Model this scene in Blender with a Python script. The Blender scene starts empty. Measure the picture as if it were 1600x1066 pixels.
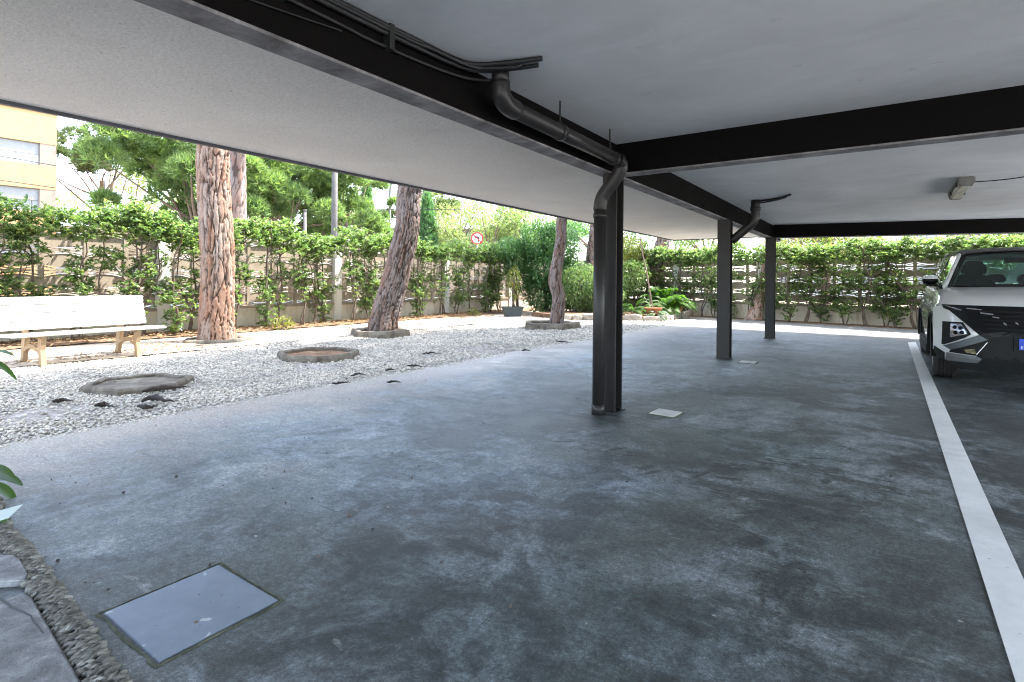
import bpy, bmesh, math, random
import numpy as np
from mathutils import Vector, Matrix, noise
R = math.radians
rng = np.random.default_rng(7)
random.seed(7)
scene = bpy.context.scene
COL = scene.collection

# ------------------------------------------------------------------ camera
F, H, V0 = 850.0, 1.1, 440.0
TH, ROLL = math.atan(588 / F), R(0.5)
cam = bpy.data.cameras.new('camera')
cam.sensor_width = 36
cam.lens = 36 * F / 1600
cam.shift_y = -(533 - V0) / 1600
cam.clip_end = 2000
cam.clip_start = 0.02
cob = bpy.data.objects.new('camera', cam)
COL.objects.link(cob)
Rt = Vector((math.cos(TH), math.sin(TH), 0)); Up = Vector((0, 0, 1)); Fw = Vector((-math.sin(TH), math.cos(TH), 0))
cr = Rt * math.cos(ROLL) + Up * math.sin(ROLL)
cu = -Rt * math.sin(ROLL) + Up * math.cos(ROLL)
M = Matrix((( cr.x, cu.x, -Fw.x, 0), (cr.y, cu.y, -Fw.y, 0), (cr.z, cu.z, -Fw.z, H), (0, 0, 0, 1)))
cob.matrix_world = M
scene.camera = cob

def ray(u, v):
    a, b = u - 800, V0 - v
    du = a * math.cos(ROLL) - b * math.sin(ROLL)
    dv = a * math.sin(ROLL) + b * math.cos(ROLL)
    return Vector((0, 0, 0)) + Rt * (du / F) + Fw + Up * (dv / F)
def G(u, v, h=0.0):                       # point on the horizontal plane z = h
    r = ray(u, v); t = (h - H) / r.z
    return Vector((r.x * t, r.y * t, h))

# ------------------------------------------------------------------ world, sun
w = bpy.data.worlds.new('World'); scene.world = w
w.use_nodes = True
nt = w.node_tree
bg = nt.nodes['Background']
sky = nt.nodes.new('ShaderNodeTexSky')
sky.sky_type = 'NISHITA'; sky.sun_disc = False
SUN_EL, SUN_H = R(60), Vector((0.5, 0.866, 0)).normalized()
sky.sun_elevation = SUN_EL
sky.sun_rotation = math.atan2(SUN_H.x, SUN_H.y)
sky.air_density = 1.0; sky.dust_density = 1.5; sky.ozone_density = 1.0
hs = nt.nodes.new('ShaderNodeHueSaturation'); hs.inputs['Saturation'].default_value = 0.70
nt.links.new(sky.outputs[0], hs.inputs['Color']); nt.links.new(hs.outputs[0], bg.inputs[0])
bg.inputs[1].default_value = 0.15
sl = bpy.data.lights.new('sun', 'SUN')
sl.energy = 2.2; sl.angle = R(0.53); sl.color = (1, 0.95, 0.87)
so = bpy.data.objects.new('sun', sl); COL.objects.link(so)
sd = SUN_H * math.cos(SUN_EL) + Up * math.sin(SUN_EL)
so.rotation_euler = sd.to_track_quat('Z', 'Y').to_euler()
so.location = (20, 30, 50)
scene.view_settings.view_transform = 'Standard'
scene.view_settings.look = 'None'
scene.view_settings.exposure = 3.33
scene.view_settings.gamma = 1
scene.cycles.filter_width = 1.1
scene.cycles.max_bounces = 10
scene.cycles.diffuse_bounces = 6
scene.cycles.transparent_max_bounces = 16
scene.cycles.caustics_reflective = False
scene.cycles.caustics_refractive = False
scene.cycles.sample_clamp_indirect = 8

# ------------------------------------------------------------------ materials
class NB:
    """small node builder"""
    def __init__(s, name):
        s.m = bpy.data.materials.new(name); s.m.use_nodes = True
        s.t = s.m.node_tree; s.t.nodes.clear()
        s.out = s.n('ShaderNodeOutputMaterial')
    def n(s, typ, **kw):
        nd = s.t.nodes.new(typ)
        for k, v in kw.items(): setattr(nd, k, v)
        return nd
    def put(s, sock, v):
        if isinstance(v, bpy.types.NodeSocket): s.t.links.new(v, sock)
        elif isinstance(v, (tuple, list)) and len(v) == 3 and sock.type == 'RGBA': sock.default_value = (*v, 1)
        else: sock.default_value = v
    def co(s, scale=(1, 1, 1), rot=(0, 0, 0), out='Object', loc=(0, 0, 0)):
        tc = s.n('ShaderNodeTexCoord'); mp = s.n('ShaderNodeMapping')
        s.t.links.new(tc.outputs[out], mp.inputs[0])
        mp.inputs['Scale'].default_value = scale; mp.inputs['Rotation'].default_value = rot; mp.inputs['Location'].default_value = loc
        return mp.outputs[0]
    def noise(s, vec, scale, detail=4, rough=0.55, dist=0.0, out=0):
        nd = s.n('ShaderNodeTexNoise')
        s.t.links.new(vec, nd.inputs['Vector'])
        nd.inputs['Scale'].default_value = scale; nd.inputs['Detail'].default_value = detail
        nd.inputs['Roughness'].default_value = rough; nd.inputs['Distortion'].default_value = dist
        return nd.outputs[out]
    def voro(s, vec, scale, feature='F1', out='Distance', rnd=1.0):
        nd = s.n('ShaderNodeTexVoronoi', feature=feature)
        s.t.links.new(vec, nd.inputs['Vector'])
        nd.inputs['Scale'].default_value = scale; nd.inputs['Randomness'].default_value = rnd
        return nd.outputs[out]
    def ramp(s, fac, stops, interp='LINEAR'):
        nd = s.n('ShaderNodeValToRGB'); cr_ = nd.color_ramp; cr_.interpolation = interp
        while len(cr_.elements) < len(stops): cr_.elements.new(0.5)
        for e, (p, c) in zip(cr_.elements, stops):
            e.position = p
            e.color = (c, c, c, 1) if isinstance(c, (int, float)) else (*c, 1)
        s.put(nd.inputs[0], fac)
        return nd.outputs[0]
    def mix(s, fac, a, b, mode='MIX'):
        nd = s.n('ShaderNodeMix', data_type='RGBA', blend_type=mode)
        s.put(nd.inputs[0], fac); s.put(nd.inputs[6], a); s.put(nd.inputs[7], b)
        return nd.outputs[2]
    def math(s, op, a, b=0.0, c=0.0, clamp=False):
        nd = s.n('ShaderNodeMath', operation=op, use_clamp=clamp)
        s.put(nd.inputs[0], a); s.put(nd.inputs[1], b); s.put(nd.inputs[2], c)
        return nd.outputs[0]
    def sep(s, vec):
        nd = s.n('ShaderNodeSeparateXYZ'); s.t.links.new(vec, nd.inputs[0]); return nd.outputs
    def bump(s, h, strength=0.3, dist=0.01, prev=None):
        nd = s.n('ShaderNodeBump'); s.put(nd.inputs['Height'], h)
        nd.inputs['Strength'].default_value = strength; nd.inputs['Distance'].default_value = dist
        if prev is not None: s.t.links.new(prev, nd.inputs['Normal'])
        return nd.outputs[0]
    def pbsdf(s, col, rough=0.6, metal=0.0, normal=None, spec=0.5, coat=0.0):
        p = s.n('ShaderNodeBsdfPrincipled')
        s.put(p.inputs['Base Color'], col); s.put(p.inputs['Roughness'], rough); s.put(p.inputs['Metallic'], metal)
        p.inputs['Specular IOR Level'].default_value = spec
        p.inputs['Coat Weight'].default_value = coat; p.inputs['Coat Roughness'].default_value = 0.04
        if normal is not None: s.t.links.new(normal, p.inputs['Normal'])
        return p.outputs[0]
    def done(s, shader):
        s.t.links.new(shader, s.out.inputs[0]); return s.m

def simple(name, c1, c2=None, scale=6, rough=0.6, metal=0.0, bump=0.2, bscale=60, bdist=0.004, spec=0.5, coat=0.0, r2=None):
    b = NB(name); v = b.co()
    c2 = c2 or tuple(x * 0.8 for x in c1)
    nz = b.noise(v, scale, 6, 0.6)
    col = b.mix(b.ramp(nz, [(0.35, 0.0), (0.65, 1.0)]), c1, c2)
    nm = b.bump(b.noise(v, bscale, 4), bump, bdist) if bump else None
    rg = b.ramp(b.noise(v, scale * 2, 4), [(0.3, rough), (0.7, r2 if r2 is not None else min(1, rough + 0.12))])
    return b.done(b.pbsdf(col, rg, metal, nm, spec, coat))

def leafmat(name, cols, trans=0.45, rough=0.42):
    b = NB(name)
    g = b.n('ShaderNodeNewGeometry')
    k = len(cols)
    col = b.ramp(g.outputs['Random Per Island'], [(i / max(1, k - 1), c) for i, c in enumerate(cols)])
    nz = b.noise(b.co(out='Object'), 1.6, 3)
    col = b.mix(1.0, col, b.ramp(nz, [(0.3, (0.72, 0.74, 0.7)), (0.7, (1.2, 1.17, 1.05))]), 'MULTIPLY')
    p = b.pbsdf(col, rough, spec=0.6)
    tr = b.n('ShaderNodeBsdfTranslucent')
    b.put(tr.inputs[0], b.mix(1.0, col, (1.2, 1.42, 0.65), 'MULTIPLY'))
    mx = b.n('ShaderNodeMixShader'); mx.inputs[0].default_value = trans
    b.t.links.new(p, mx.inputs[1]); b.t.links.new(tr.outputs[0], mx.inputs[2])
    return b.done(mx.outputs[0])

def floor_mat():
    b = NB('worn_asphalt'); v = b.co()
    warp = b.noise(v, 0.9, 4, out=1)
    wv = b.n('ShaderNodeVectorMath', operation='MULTIPLY_ADD')
    b.t.links.new(warp, wv.inputs[0]); wv.inputs[1].default_value = (0.55, 0.55, 0); b.t.links.new(v, wv.inputs[2])
    wv = wv.outputs[0]
    big = b.noise(v, 0.42, 5, 0.62, 0.8)
    mid = b.noise(wv, 1.7, 8, 0.66, 0.5)
    fin = b.noise(v, 14, 7, 0.72)
    streak = b.noise(b.co((0.55, 5.5, 1), (0, 0, R(32))), 2.2, 7, 0.7, 0.7)
    streak2 = b.noise(b.co((6, 0.6, 1), (0, 0, R(-12))), 2.0, 6, 0.7, 0.9)
    mid2 = b.noise(wv, 5.2, 9, 0.72, 0.6)
    t = b.math('MULTIPLY_ADD', big, 0.80, b.math('MULTIPLY', mid, 1.0))
    t = b.math('MULTIPLY_ADD', streak, 0.12, t); t = b.math('MULTIPLY_ADD', streak2, 0.12, t)
    t = b.math('MULTIPLY_ADD', fin, 0.40, t); t = b.math('MULTIPLY_ADD', mid2, 0.62, t)
    t = b.math('MULTIPLY_ADD', b.math('SUBTRACT', t, 1.59), 2.3, 0.5)
    col = b.ramp(t, [(0.06, (0.034, 0.040, 0.042)), (0.30, (0.078, 0.090, 0.096)), (0.52, (0.145, 0.166, 0.178)), (0.72, (0.20, 0.223, 0.238)), (0.95, (0.29, 0.31, 0.325))])
    # greenish worn film
    gz = b.ramp(b.noise(wv, 0.75, 5, 0.6, 1.2), [(0.48, 0.0), (0.60, 0.6)])
    col = b.mix(gz, col, b.mix(fin, (0.072, 0.086, 0.082), (0.14, 0.158, 0.148)))
    # sandy dust beside the gravel; far floor paled, sunlight put into its colour
    x, y, z = b.sep(v)
    dz = b.math('ADD', x, b.math('MULTIPLY', b.math('SUBTRACT', mid, 0.5), 2.2))
    dust = b.ramp(b.math('MULTIPLY_ADD', dz, -0.75, -2.45), [(0.15, 0.0), (0.95, 0.9)])
    col = b.mix(dust, col, b.mix(fin, (0.22, 0.185, 0.15), (0.36, 0.315, 0.265)))
    fy = b.ramp(b.math('MULTIPLY_ADD', b.math('MULTIPLY_ADD', mid, 3.0, y), 0.25, -3.55), [(0.0, 0.0), (0.9, 0.7)])
    col = b.mix(fy, col, b.mix(fin, (0.12, 0.117, 0.113), (0.22, 0.212, 0.204)))
    # tyre and oil stains with shapes of their own, broad tone patches and column-foot shade
    def stain_or_shade(cx, cy, rx, ry, rot, colr, amt, ring=None, crisp=False):
        nonlocal col
        mp = b.n('ShaderNodeMapping', vector_type='TEXTURE')
        b.t.links.new(v if crisp else wv, mp.inputs[0])
        mp.inputs['Location'].default_value = (cx + (0 if crisp else 0.275), cy + (0 if crisp else 0.275), 0); mp.inputs['Rotation'].default_value = (0, 0, rot); mp.inputs['Scale'].default_value = (rx, ry, 1)
        ln = b.n('ShaderNodeVectorMath', operation='LENGTH'); b.t.links.new(mp.outputs[0], ln.inputs[0])
        if crisp:
            col = b.mix(b.ramp(b.math('ADD', ln.outputs['Value'], b.math('MULTIPLY', b.math('SUBTRACT', fin, 0.5), 1.4)), [(0.5, amt), (1.0, 0.0)]), col, colr); return
        d = b.math('ADD', ln.outputs['Value'], b.math('MULTIPLY', b.math('SUBTRACT', fin, 0.5), 1.1))
        d = b.math('ADD', d, b.math('MULTIPLY', b.math('SUBTRACT', streak, 0.5), 1.5))
        if ring: f = b.ramp(d, [(ring[0], 0.0), (ring[1], amt), (ring[2], amt), (ring[3], 0.0)])
        else: f = b.ramp(d, [(0.55, amt), (0.9, 0.0)])
        f = b.math('MULTIPLY', f, b.ramp(b.noise(v, 2.6, 5, 0.65), [(0.36, 0.15), (0.56, 1.0)]))
        col = b.mix(f, col, colr)
    dk = (0.030, 0.036, 0.034)
    def zone(cx, cy, rx, ry, rot, colr, amt):
        nonlocal col
        mp = b.n('ShaderNodeMapping', vector_type='TEXTURE'); b.t.links.new(wv, mp.inputs[0])
        mp.inputs['Location'].default_value = (cx + 0.275, cy + 0.275, 0); mp.inputs['Rotation'].default_value = (0, 0, rot); mp.inputs['Scale'].default_value = (rx, ry, 1)
        ln = b.n('ShaderNodeVectorMath', operation='LENGTH'); b.t.links.new(mp.outputs[0], ln.inputs[0])
        d = b.math('ADD', ln.outputs['Value'], b.math('MULTIPLY', b.math('SUBTRACT', mid, 0.5), 2.2))
        d = b.math('ADD', d, b.math('MULTIPLY', b.math('SUBTRACT', mid2, 0.5), 1.3))
        col = b.mix(b.ramp(d, [(0.68, amt), (0.98, 0.0)]), col, b.mix(1.0, col, colr, 'MULTIPLY'))
    zone(-2.9, 2.6, 1.5, 0.9, 0.3, (1.35, 1.4, 1.5), 0.8)
    zone(-1.7, 2.3, 1.3, 0.45, 0.7, (1.4, 1.45, 1.55), 0.85)
    zone(-2.6, 7.2, 1.9, 2.4, 0.0, (1.5, 1.52, 1.55), 0.8)
    zone(-1.0, 11.0, 2.6, 1.6, 0.0, (1.35, 1.38, 1.42), 0.7)
    zone(-0.9, 1.5, 0.9, 0.55, 0.3, (0.68, 0.73, 0.74), 0.85)
    zone(0.0, 2.8, 0.7, 1.0, 0.2, (0.64, 0.69, 0.67), 0.8)
    zone(-0.7, 3.9, 0.9, 0.5, 0.4, (0.66, 0.72, 0.69), 0.85)
    zone(-2.0, 1.15, 0.9, 0.5, 0.4, (0.72, 0.75, 0.76), 0.7)
    zone(1.2, 6.0, 1.6, 2.6, 0.0, (0.54, 0.58, 0.57), 0.85)
    stain_or_shade(-1.02, 3.35, 0.62, 0.34, 0.35, (0.040, 0.048, 0.046), 0.85)
    stain_or_shade(-0.45, 3.4, 0.55, 0.42, 0.2, dk, 0.8, (0.55, 0.72, 0.82, 1.0))
    stain_or_shade(-0.45, 3.4, 0.36, 0.28, 0.2, (0.13, 0.145, 0.145), 0.55)
    stain_or_shade(0.02, 4.4, 0.30, 0.16, 0.4, dk, 0.85)
    stain_or_shade(-0.75, 2.65, 0.5, 0.22, 0.5, dk, 0.6)
    stain_or_shade(-0.5, 1.75, 0.55, 0.4, 0.2, dk, 0.55)
    stain_or_shade(0.15, 2.6, 0.9, 0.8, 0.0, (0.04, 0.045, 0.045), 0.5)
    stain_or_shade(1.1, 6.0, 1.6, 2.0, 0.0, (0.035, 0.040, 0.038), 0.55)
    stain_or_shade(-1.86, 4.12, 0.34, 0.26, 0.2, (0.03, 0.028, 0.028), 0.85)  # column foot: stain and base shadow both painted into the floor colour
    stain_or_shade(-1.86, 8.2, 0.36, 0.30, 0.2, (0.03, 0.03, 0.03), 0.7)  # likewise stain and painted shadow at the middle column foot
    stain_or_shade(-1.0, 6.0, 0.9, 0.4, 0.6, dk, 0.45)
    stain_or_shade(-0.9, 10.2, 1.4, 0.35, 0.2, dk, 0.5)
    srr = random.Random(12)
    for (u_, v_) in ((962, 702), (985, 712), (1012, 730), (1020, 738), (1082, 738), (1096, 742), (1128, 728), (1140, 748), (1060, 690), (1290, 752), (1305, 775), (1318, 790), (1270, 716), (1180, 800), (880, 690), (1410, 700), (1435, 712), (790, 825)):
        g_ = G(u_, v_); stain_or_shade(g_.x - .0, g_.y - .0, srr.uniform(.07, .15), srr.uniform(.018, .034), srr.uniform(0.3, 1.5), (0.028, 0.032, 0.032), 0.8, crisp=True)
    stain_or_shade(-2.83, 1.8, 0.21, 0.15, 0.3, (0.19, 0.175, 0.175), 0.75)
    stain_or_shade(-1.9, 0.9, 0.62, 0.6, 0, (0.040, 0.045, 0.040), 0.55)
    # short dark tyre scuffs
    scf = b.ramp(b.noise(b.co((16, 1.6, 1), (0, 0, R(40))), 1.0, 3, 0.5, 0.4), [(0.66, 0.0), (0.72, 0.55)])
    msk = b.ramp(b.noise(v, 1.1, 3), [(0.5, 0.0), (0.62, 1.0)])
    col = b.mix(b.math('MULTIPLY', scf, msk), col, (0.03, 0.034, 0.036))
    # pale scuffs and specks
    sp = b.ramp(b.voro(v, 9.0), [(0.025, 0.8), (0.06, 0.0)])
    col = b.mix(b.math('MULTIPLY', sp, b.ramp(b.noise(v, 2.0, 2), [(0.5, 0.0), (0.56, 1.0)])), col, (0.33, 0.33, 0.32))
    ps = b.ramp(b.noise(b.co((1.2, 3.4, 1), (0, 0, R(20))), 2.4, 4, 0.6), [(0.67, 0.0), (0.72, 0.6)])
    col = b.mix(ps, col, (0.25, 0.26, 0.255))
    sp2 = b.ramp(b.voro(b.co((1, 1.6, 1)), 4.2), [(0.022, 0.9), (0.045, 0.0)])
    col = b.mix(b.math('MULTIPLY', sp2, b.ramp(b.noise(v, 1.4, 2), [(0.44, 0.0), (0.5, 1.0)])), col, (0.36, 0.36, 0.35))
    sp3 = b.ramp(b.voro(b.co((1, 1, 1), loc=(3.3, 1.7, 0)), 6.5), [(0.03, 0.9), (0.06, 0.0)])
    col = b.mix(b.math('MULTIPLY', sp3, b.ramp(b.noise(v, 1.9, 2), [(0.46, 0.0), (0.52, 1.0)])), col, (0.022, 0.022, 0.022))
    for sx_, sy_, rt_, th_, cc in ((1.5, 26, 0.5, 0.70, (0.02, 0.023, 0.025)), (26, 1.3, 0.2, 0.715, (0.025, 0.028, 0.03)), (2.0, 34, -0.5, 0.72, (0.32, 0.33, 0.335))):
        sc1 = b.ramp(b.noise(b.co((sx_, sy_, 1), (0, 0, rt_)), 1.0, 3, 0.5, 0.2), [(th_, 0.0), (th_ + 0.03, 0.7)])
        col = b.mix(b.math('MULTIPLY', sc1, b.ramp(b.noise(b.co(loc=(sx_, sy_, 0)), 0.9, 3), [(0.48, 0.0), (0.58, 1.0)])), col, cc)
    # aggregate grain
    ag = b.voro(v, 130.0, out='Color')
    gn = b.noise(v, 210, 3, 0.8)
    col = b.mix(0.35, col, b.mix(1.0, col, b.ramp(ag, [(0.1, 0.35), (0.55, 1.0), (0.95, 2.0)]), 'MULTIPLY'))
    col = b.mix(0.9, col, b.mix(1.0, col, b.ramp(gn, [(0.30, 0.42), (0.5, 1.0), (0.70, 1.8)]), 'MULTIPLY'))
    g2 = b.noise(v, 48, 5, 0.75)
    col = b.mix(0.9, col, b.mix(1.0, col, b.ramp(g2, [(0.32, 0.58), (0.5, 1.0), (0.68, 1.5)]), 'MULTIPLY'))
    rg = b.ramp(mid, [(0.3, 0.46), (0.7, 0.66)])
    nm = b.bump(gn, 0.3, 0.003)
    nm = b.bump(g2, 0.35, 0.006, nm)
    nm = b.bump(fin, 0.3, 0.012, nm)
    nm = b.bump(mid, 0.25, 0.03, nm)
    return b.done(b.pbsdf(col, rg, 0, nm, 0.42))

def plaster(name, c1, c2, coarse=0.0, smudge=None):
    b = NB(name); v = b.co()
    nz = b.noise(v, 0.9, 7, 0.6, 0.4)
    col = b.mix(b.ramp(nz, [(0.32, 0.0), (0.68, 1.0)]), c1, c2)
    if coarse:
        pit = b.ramp(b.noise(b.co((1.0, 2.6, 1)), 17, 6, 0.75, 0.3), [(0.31, 1.0), (0.39, 0.0)])
        col = b.mix(b.math('MULTIPLY', pit, 0.7), col, (0.20, 0.19, 0.185))
        gr = b.noise(v, 60, 3, 0.7)
        col = b.mix(0.5, col, b.mix(1.0, col, b.ramp(gr, [(0.3, 0.74), (0.7, 1.18)]), 'MULTIPLY'))
        nm = b.bump(b.noise(v, 42, 5, 0.7), 0.5 * coarse, 0.012)
        nm = b.bump(pit, -0.5, 0.01, nm)
    else:
        nm = b.bump(b.noise(b.co((1, 0.35, 1)), 9, 5, 0.6), 0.22, 0.012)
        mk = b.ramp(b.noise(b.co((1.0, 2.2, 1), (0, 0, 0.6)), 5.0, 5, 0.6, 0.6), [(0.67, 0.0), (0.76, 0.45)])
        col = b.mix(mk, col, (0.36, 0.37, 0.39))
        col = b.mix(b.ramp(b.noise(b.co((0.5, 1.6, 1), (0, 0, 0.2)), 2.6, 7, 0.7, 0.8), [(0.52, 0.0), (0.66, 0.45)]), col, (0.80, 0.81, 0.83))
        sp = b.ramp(b.voro(v, 1.3), [(0.015, 0.7), (0.035, 0.0)])
        col = b.mix(sp, col, (0.12, 0.12, 0.12))
    return b.done(b.pbsdf(col, 0.82, 0, nm, 0.25))

def bark_mat(name, grey, red, lift):
    b = NB(name)
    at = b.n('ShaderNodeAttribute', attribute_name='bark')
    r, g, bl = b.sep(at.outputs['Vector'])
    v = b.co((1, 1, 0.35))
    nz = b.noise(v, 24, 7, 0.7, 0.6)
    t = b.math('MULTIPLY_ADD', b.math('SUBTRACT', nz, 0.5), 1.3, b.math('MULTIPLY_ADD', r, 0.5, 0.2))
    col = b.ramp(t, [(0.22, grey), (0.45, lift), (0.8, red)])
    col = b.mix(1.0, col, b.ramp(b.noise(v, 70, 5, 0.7), [(0.3, 0.68), (0.7, 1.28)]), 'MULTIPLY')
    col = b.mix(b.ramp(g, [(0.35, 0.0), (0.9, 0.85)]), col, (0.045, 0.030, 0.024))
    nm = b.bump(nz, 0.6, 0.02); nm = b.bump(b.noise(b.co((1, 1, 0.6)), 90, 4, 0.7), 0.4, 0.006, nm)
    return b.done(b.pbsdf(col, 0.88, 0, nm, 0.2))

def glass_mat(name, tint=(0.50, 0.76, 0.66), k=0.12):
    b = NB(name)
    tr = b.n('ShaderNodeBsdfTransparent'); b.put(tr.inputs[0], tint)
    gl = b.n('ShaderNodeBsdfGlossy'); gl.inputs['Roughness'].default_value = 0.02; b.put(gl.inputs[0], (0.9, 0.95, 1))
    fr = b.n('ShaderNodeFresnel'); fr.inputs[0].default_value = 1.5
    mx = b.n('ShaderNodeMixShader'); b.t.links.new(b.math('MULTIPLY', fr.outputs[0], 0.9), mx.inputs[0])
    b.t.links.new(tr.outputs[0], mx.inputs[1]); b.t.links.new(gl.outputs[0], mx.inputs[2])
    return b.done(mx.outputs[0])

def gravel_base():
    b = NB('gravel_bed'); v = b.co()
    c = b.voro(v, 26.0, out='Color'); d = b.voro(v, 26.0)
    col = b.ramp(c, [(0.0, (0.15, 0.13, 0.115)), (0.5, (0.26, 0.235, 0.21)), (1.0, (0.42, 0.385, 0.355))])
    dirt = b.ramp(b.noise(v, 1.3, 6, 0.65), [(0.55, 0.0), (0.72, 0.8)])
    col = b.mix(dirt, col, (0.21, 0.175, 0.14))
    return b.done(b.pbsdf(col, 0.85, 0, b.bump(d, -0.9, 0.03), 0.2))

def sand_mat():
    b = NB('sandy_path'); v = b.co()
    n1 = b.noise(v, 1.1, 7, 0.65, 0.5); n2 = b.noise(v, 30, 5, 0.7)
    col = b.ramp(n1, [(0.3, (0.36, 0.29, 0.22)), (0.6, (0.50, 0.43, 0.35)), (0.8, (0.58, 0.53, 0.46))])
    col = b.mix(0.6, col, b.mix(1.0, col, b.ramp(n2, [(0.3, 0.66), (0.7, 1.25)]), 'MULTIPLY'))
    return b.done(b.pbsdf(col, 0.9, 0, b.bump(n2, 0.5, 0.02), 0.15))

def soil_mat():
    b = NB('soil'); v = b.co()
    n1 = b.noise(v, 3, 7, 0.7); n2 = b.voro(v, 22, out='Color')
    col = b.ramp(n1, [(0.3, (0.10, 0.06, 0.04)), (0.55, (0.20, 0.125, 0.08)), (0.75, (0.30, 0.22, 0.15))])
    col = b.mix(0.55, col, b.mix(1.0, col, b.ramp(n2, [(0.1, 0.5), (0.9, 1.7)]), 'MULTIPLY'))
    return b.done(b.pbsdf(col, 0.95, 0, b.bump(b.voro(v, 22), 0.8, 0.03), 0.1))

def line_mat():
    b = NB('line_paint'); v = b.co()
    n = b.noise(v, 30, 6, 0.75)
    col = b.mix(b.ramp(b.noise(v, 3.5, 6, 0.7), [(0.35, 0.0), (0.7, 1.0)]), (0.76, 0.76, 0.75), (0.62, 0.625, 0.62))
    col = b.mix(b.ramp(n, [(0.29, 0.8), (0.37, 0.0)]), col, (0.13, 0.14, 0.15))
    col = b.mix(b.ramp(b.noise(b.co((1, 1, 1)), 1.7, 6, 0.7), [(0.5, 0.0), (0.75, 0.4)]), col, (0.34, 0.35, 0.355))
    return b.done(b.pbsdf(col, 0.6, 0, b.bump(b.noise(v, 120, 3), 0.3, 0.003), 0.3))

def wall_mat(name, c1, c2, c3):
    b = NB(name); v = b.co()
    n1 = b.noise(v, 1.8, 7, 0.65, 0.4); n2 = b.noise(b.co((3.5, 3.5, 0.5)), 2.2, 6, 0.7)
    col = b.ramp(n1, [(0.3, c1), (0.7, c2)])
    col = b.mix(b.ramp(n2, [(0.50, 0.0), (0.72, 0.75)]), col, c3)
    nm = b.bump(b.noise(v, 50, 5, 0.7), 0.4, 0.006)
    return b.done(b.pbsdf(col, 0.85, 0, nm, 0.2))

def stone_mat(name, c1, c2, c3, sc=5):
    b = NB(name); v = b.co()
    n1 = b.noise(v, sc, 8, 0.7, 0.5)
    col = b.ramp(n1, [(0.3, c1), (0.5, c2), (0.72, c3)])
    nm = b.bump(b.noise(v, sc * 6, 6, 0.7), 0.7, 0.02)
    return b.done(b.pbsdf(col, 0.9, 0, nm, 0.2))

def hatch_mat():
    b = NB('hatch_steel'); v = b.co()
    n = b.noise(v, 6, 7, 0.65)
    col = b.ramp(n, [(0.3, (0.13, 0.16, 0.21)), (0.7, (0.22, 0.26, 0.32))])
    sc = b.ramp(b.noise(b.co((3, 40, 1), (0, 0, R(30))), 1.5, 5, 0.6), [(0.66, 0.0), (0.72, 0.4)])
    col = b.mix(sc, col, (0.12, 0.14, 0.17))
    dk = b.ramp(b.voro(v, 26), [(0.05, 0.85), (0.11, 0.0)])
    col = b.mix(b.math('MULTIPLY', dk, b.ramp(b.noise(v, 9, 2), [(0.48, 0.0), (0.55, 1.0)])), col, (0.02, 0.02, 0.02))
    wp = b.ramp(b.noise(v, 14, 3, 0.5, 0.3), [(0.68, 0.0), (0.71, 0.6)])
    col = b.mix(wp, col, (0.6, 0.62, 0.63))
    rg = b.ramp(n, [(0.3, 0.42), (0.7, 0.6)])
    nm = b.bump(b.noise(v, 5, 3), 0.35, 0.012); nm = b.bump(b.noise(v, 160, 3, 0.7), 0.15, 0.002, nm)
    return b.done(b.pbsdf(col, rg, 0.25, nm, 0.5))

def beam_mat(name, c, rough=0.5, spec=0.4):
    b = NB(name); v = b.co()
    n = b.noise(v, 5, 7, 0.7)
    col = b.mix(b.ramp(n, [(0.35, 0.0), (0.75, 1.0)]), c, tuple(x * 1.6 for x in c))
    chip = b.ramp(b.noise(v, 34, 5, 0.7), [(0.72, 0.0), (0.76, 0.35)])
    col = b.mix(chip, col, (0.22, 0.21, 0.20))
    return b.done(b.pbsdf(col, b.ramp(n, [(0.3, rough), (0.7, rough + 0.15)]), 0, b.bump(b.noise(v, 40, 5), 0.15, 0.006), spec))

def flange_mat():
    b = NB('mottled_flange_grey'); v = b.co()  # mottled grey, paler than the dark web above it
    n = b.noise(b.co((3, 3, 1)), 1.6, 7, 0.7, 0.3)
    col = b.ramp(n, [(0.3, (0.07, 0.066, 0.066)), (0.5, (0.20, 0.19, 0.195)), (0.72, (0.40, 0.39, 0.39))])
    return b.done(b.pbsdf(col, 0.7, 0, b.bump(b.noise(v, 30, 5), 0.3, 0.006), 0.3))

MT = {}
MT['floor'] = floor_mat()
MT['ceil'] = plaster('smooth_ceiling_paint', (0.62, 0.63, 0.645), (0.79, 0.795, 0.81))
MT['soffit'] = plaster('rough_soffit_render', (0.78, 0.745, 0.70), (0.87, 0.84, 0.795), 1.0)
MT['outer_wall'] = wall_mat('building_render', (0.62, 0.60, 0.56), (0.7, 0.68, 0.64), (0.5, 0.48, 0.44))
MT['beam'] = beam_mat('dark_brown_steel_paint', (0.0042, 0.0036, 0.0034), 0.65, 0.06)
MT['column'] = beam_mat('dark_grey_steel_paint', (0.017, 0.0155, 0.015), 0.42, 0.3)
MT['pipe'] = beam_mat('dark_pipe_paint', (0.018, 0.0165, 0.016), 0.32, 0.35)
MT['flange'] = flange_mat()
MT['fascia'] = simple('fascia_metal', (0.10, 0.10, 0.11), rough=0.55)
MT['cable'] = simple('black_cable', (0.012, 0.012, 0.012), rough=0.5, bump=0)
MT['gravel_base'] = gravel_base()
MT['sand'] = sand_mat(); MT['soil'] = soil_mat(); MT['line'] = line_mat()
MT['fence_wall'] = wall_mat('fence_plaster', (0.50, 0.44, 0.35), (0.62, 0.57, 0.48), (0.30, 0.24, 0.17))
MT['fence_block'] = wall_mat('fence_concrete', (0.27, 0.225, 0.175), (0.37, 0.315, 0.255), (0.20, 0.16, 0.12))
MT['ledge'] = wall_mat('fence_ledge_concrete', (0.24, 0.20, 0.155), (0.32, 0.27, 0.21), (0.14, 0.11, 0.085))
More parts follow.
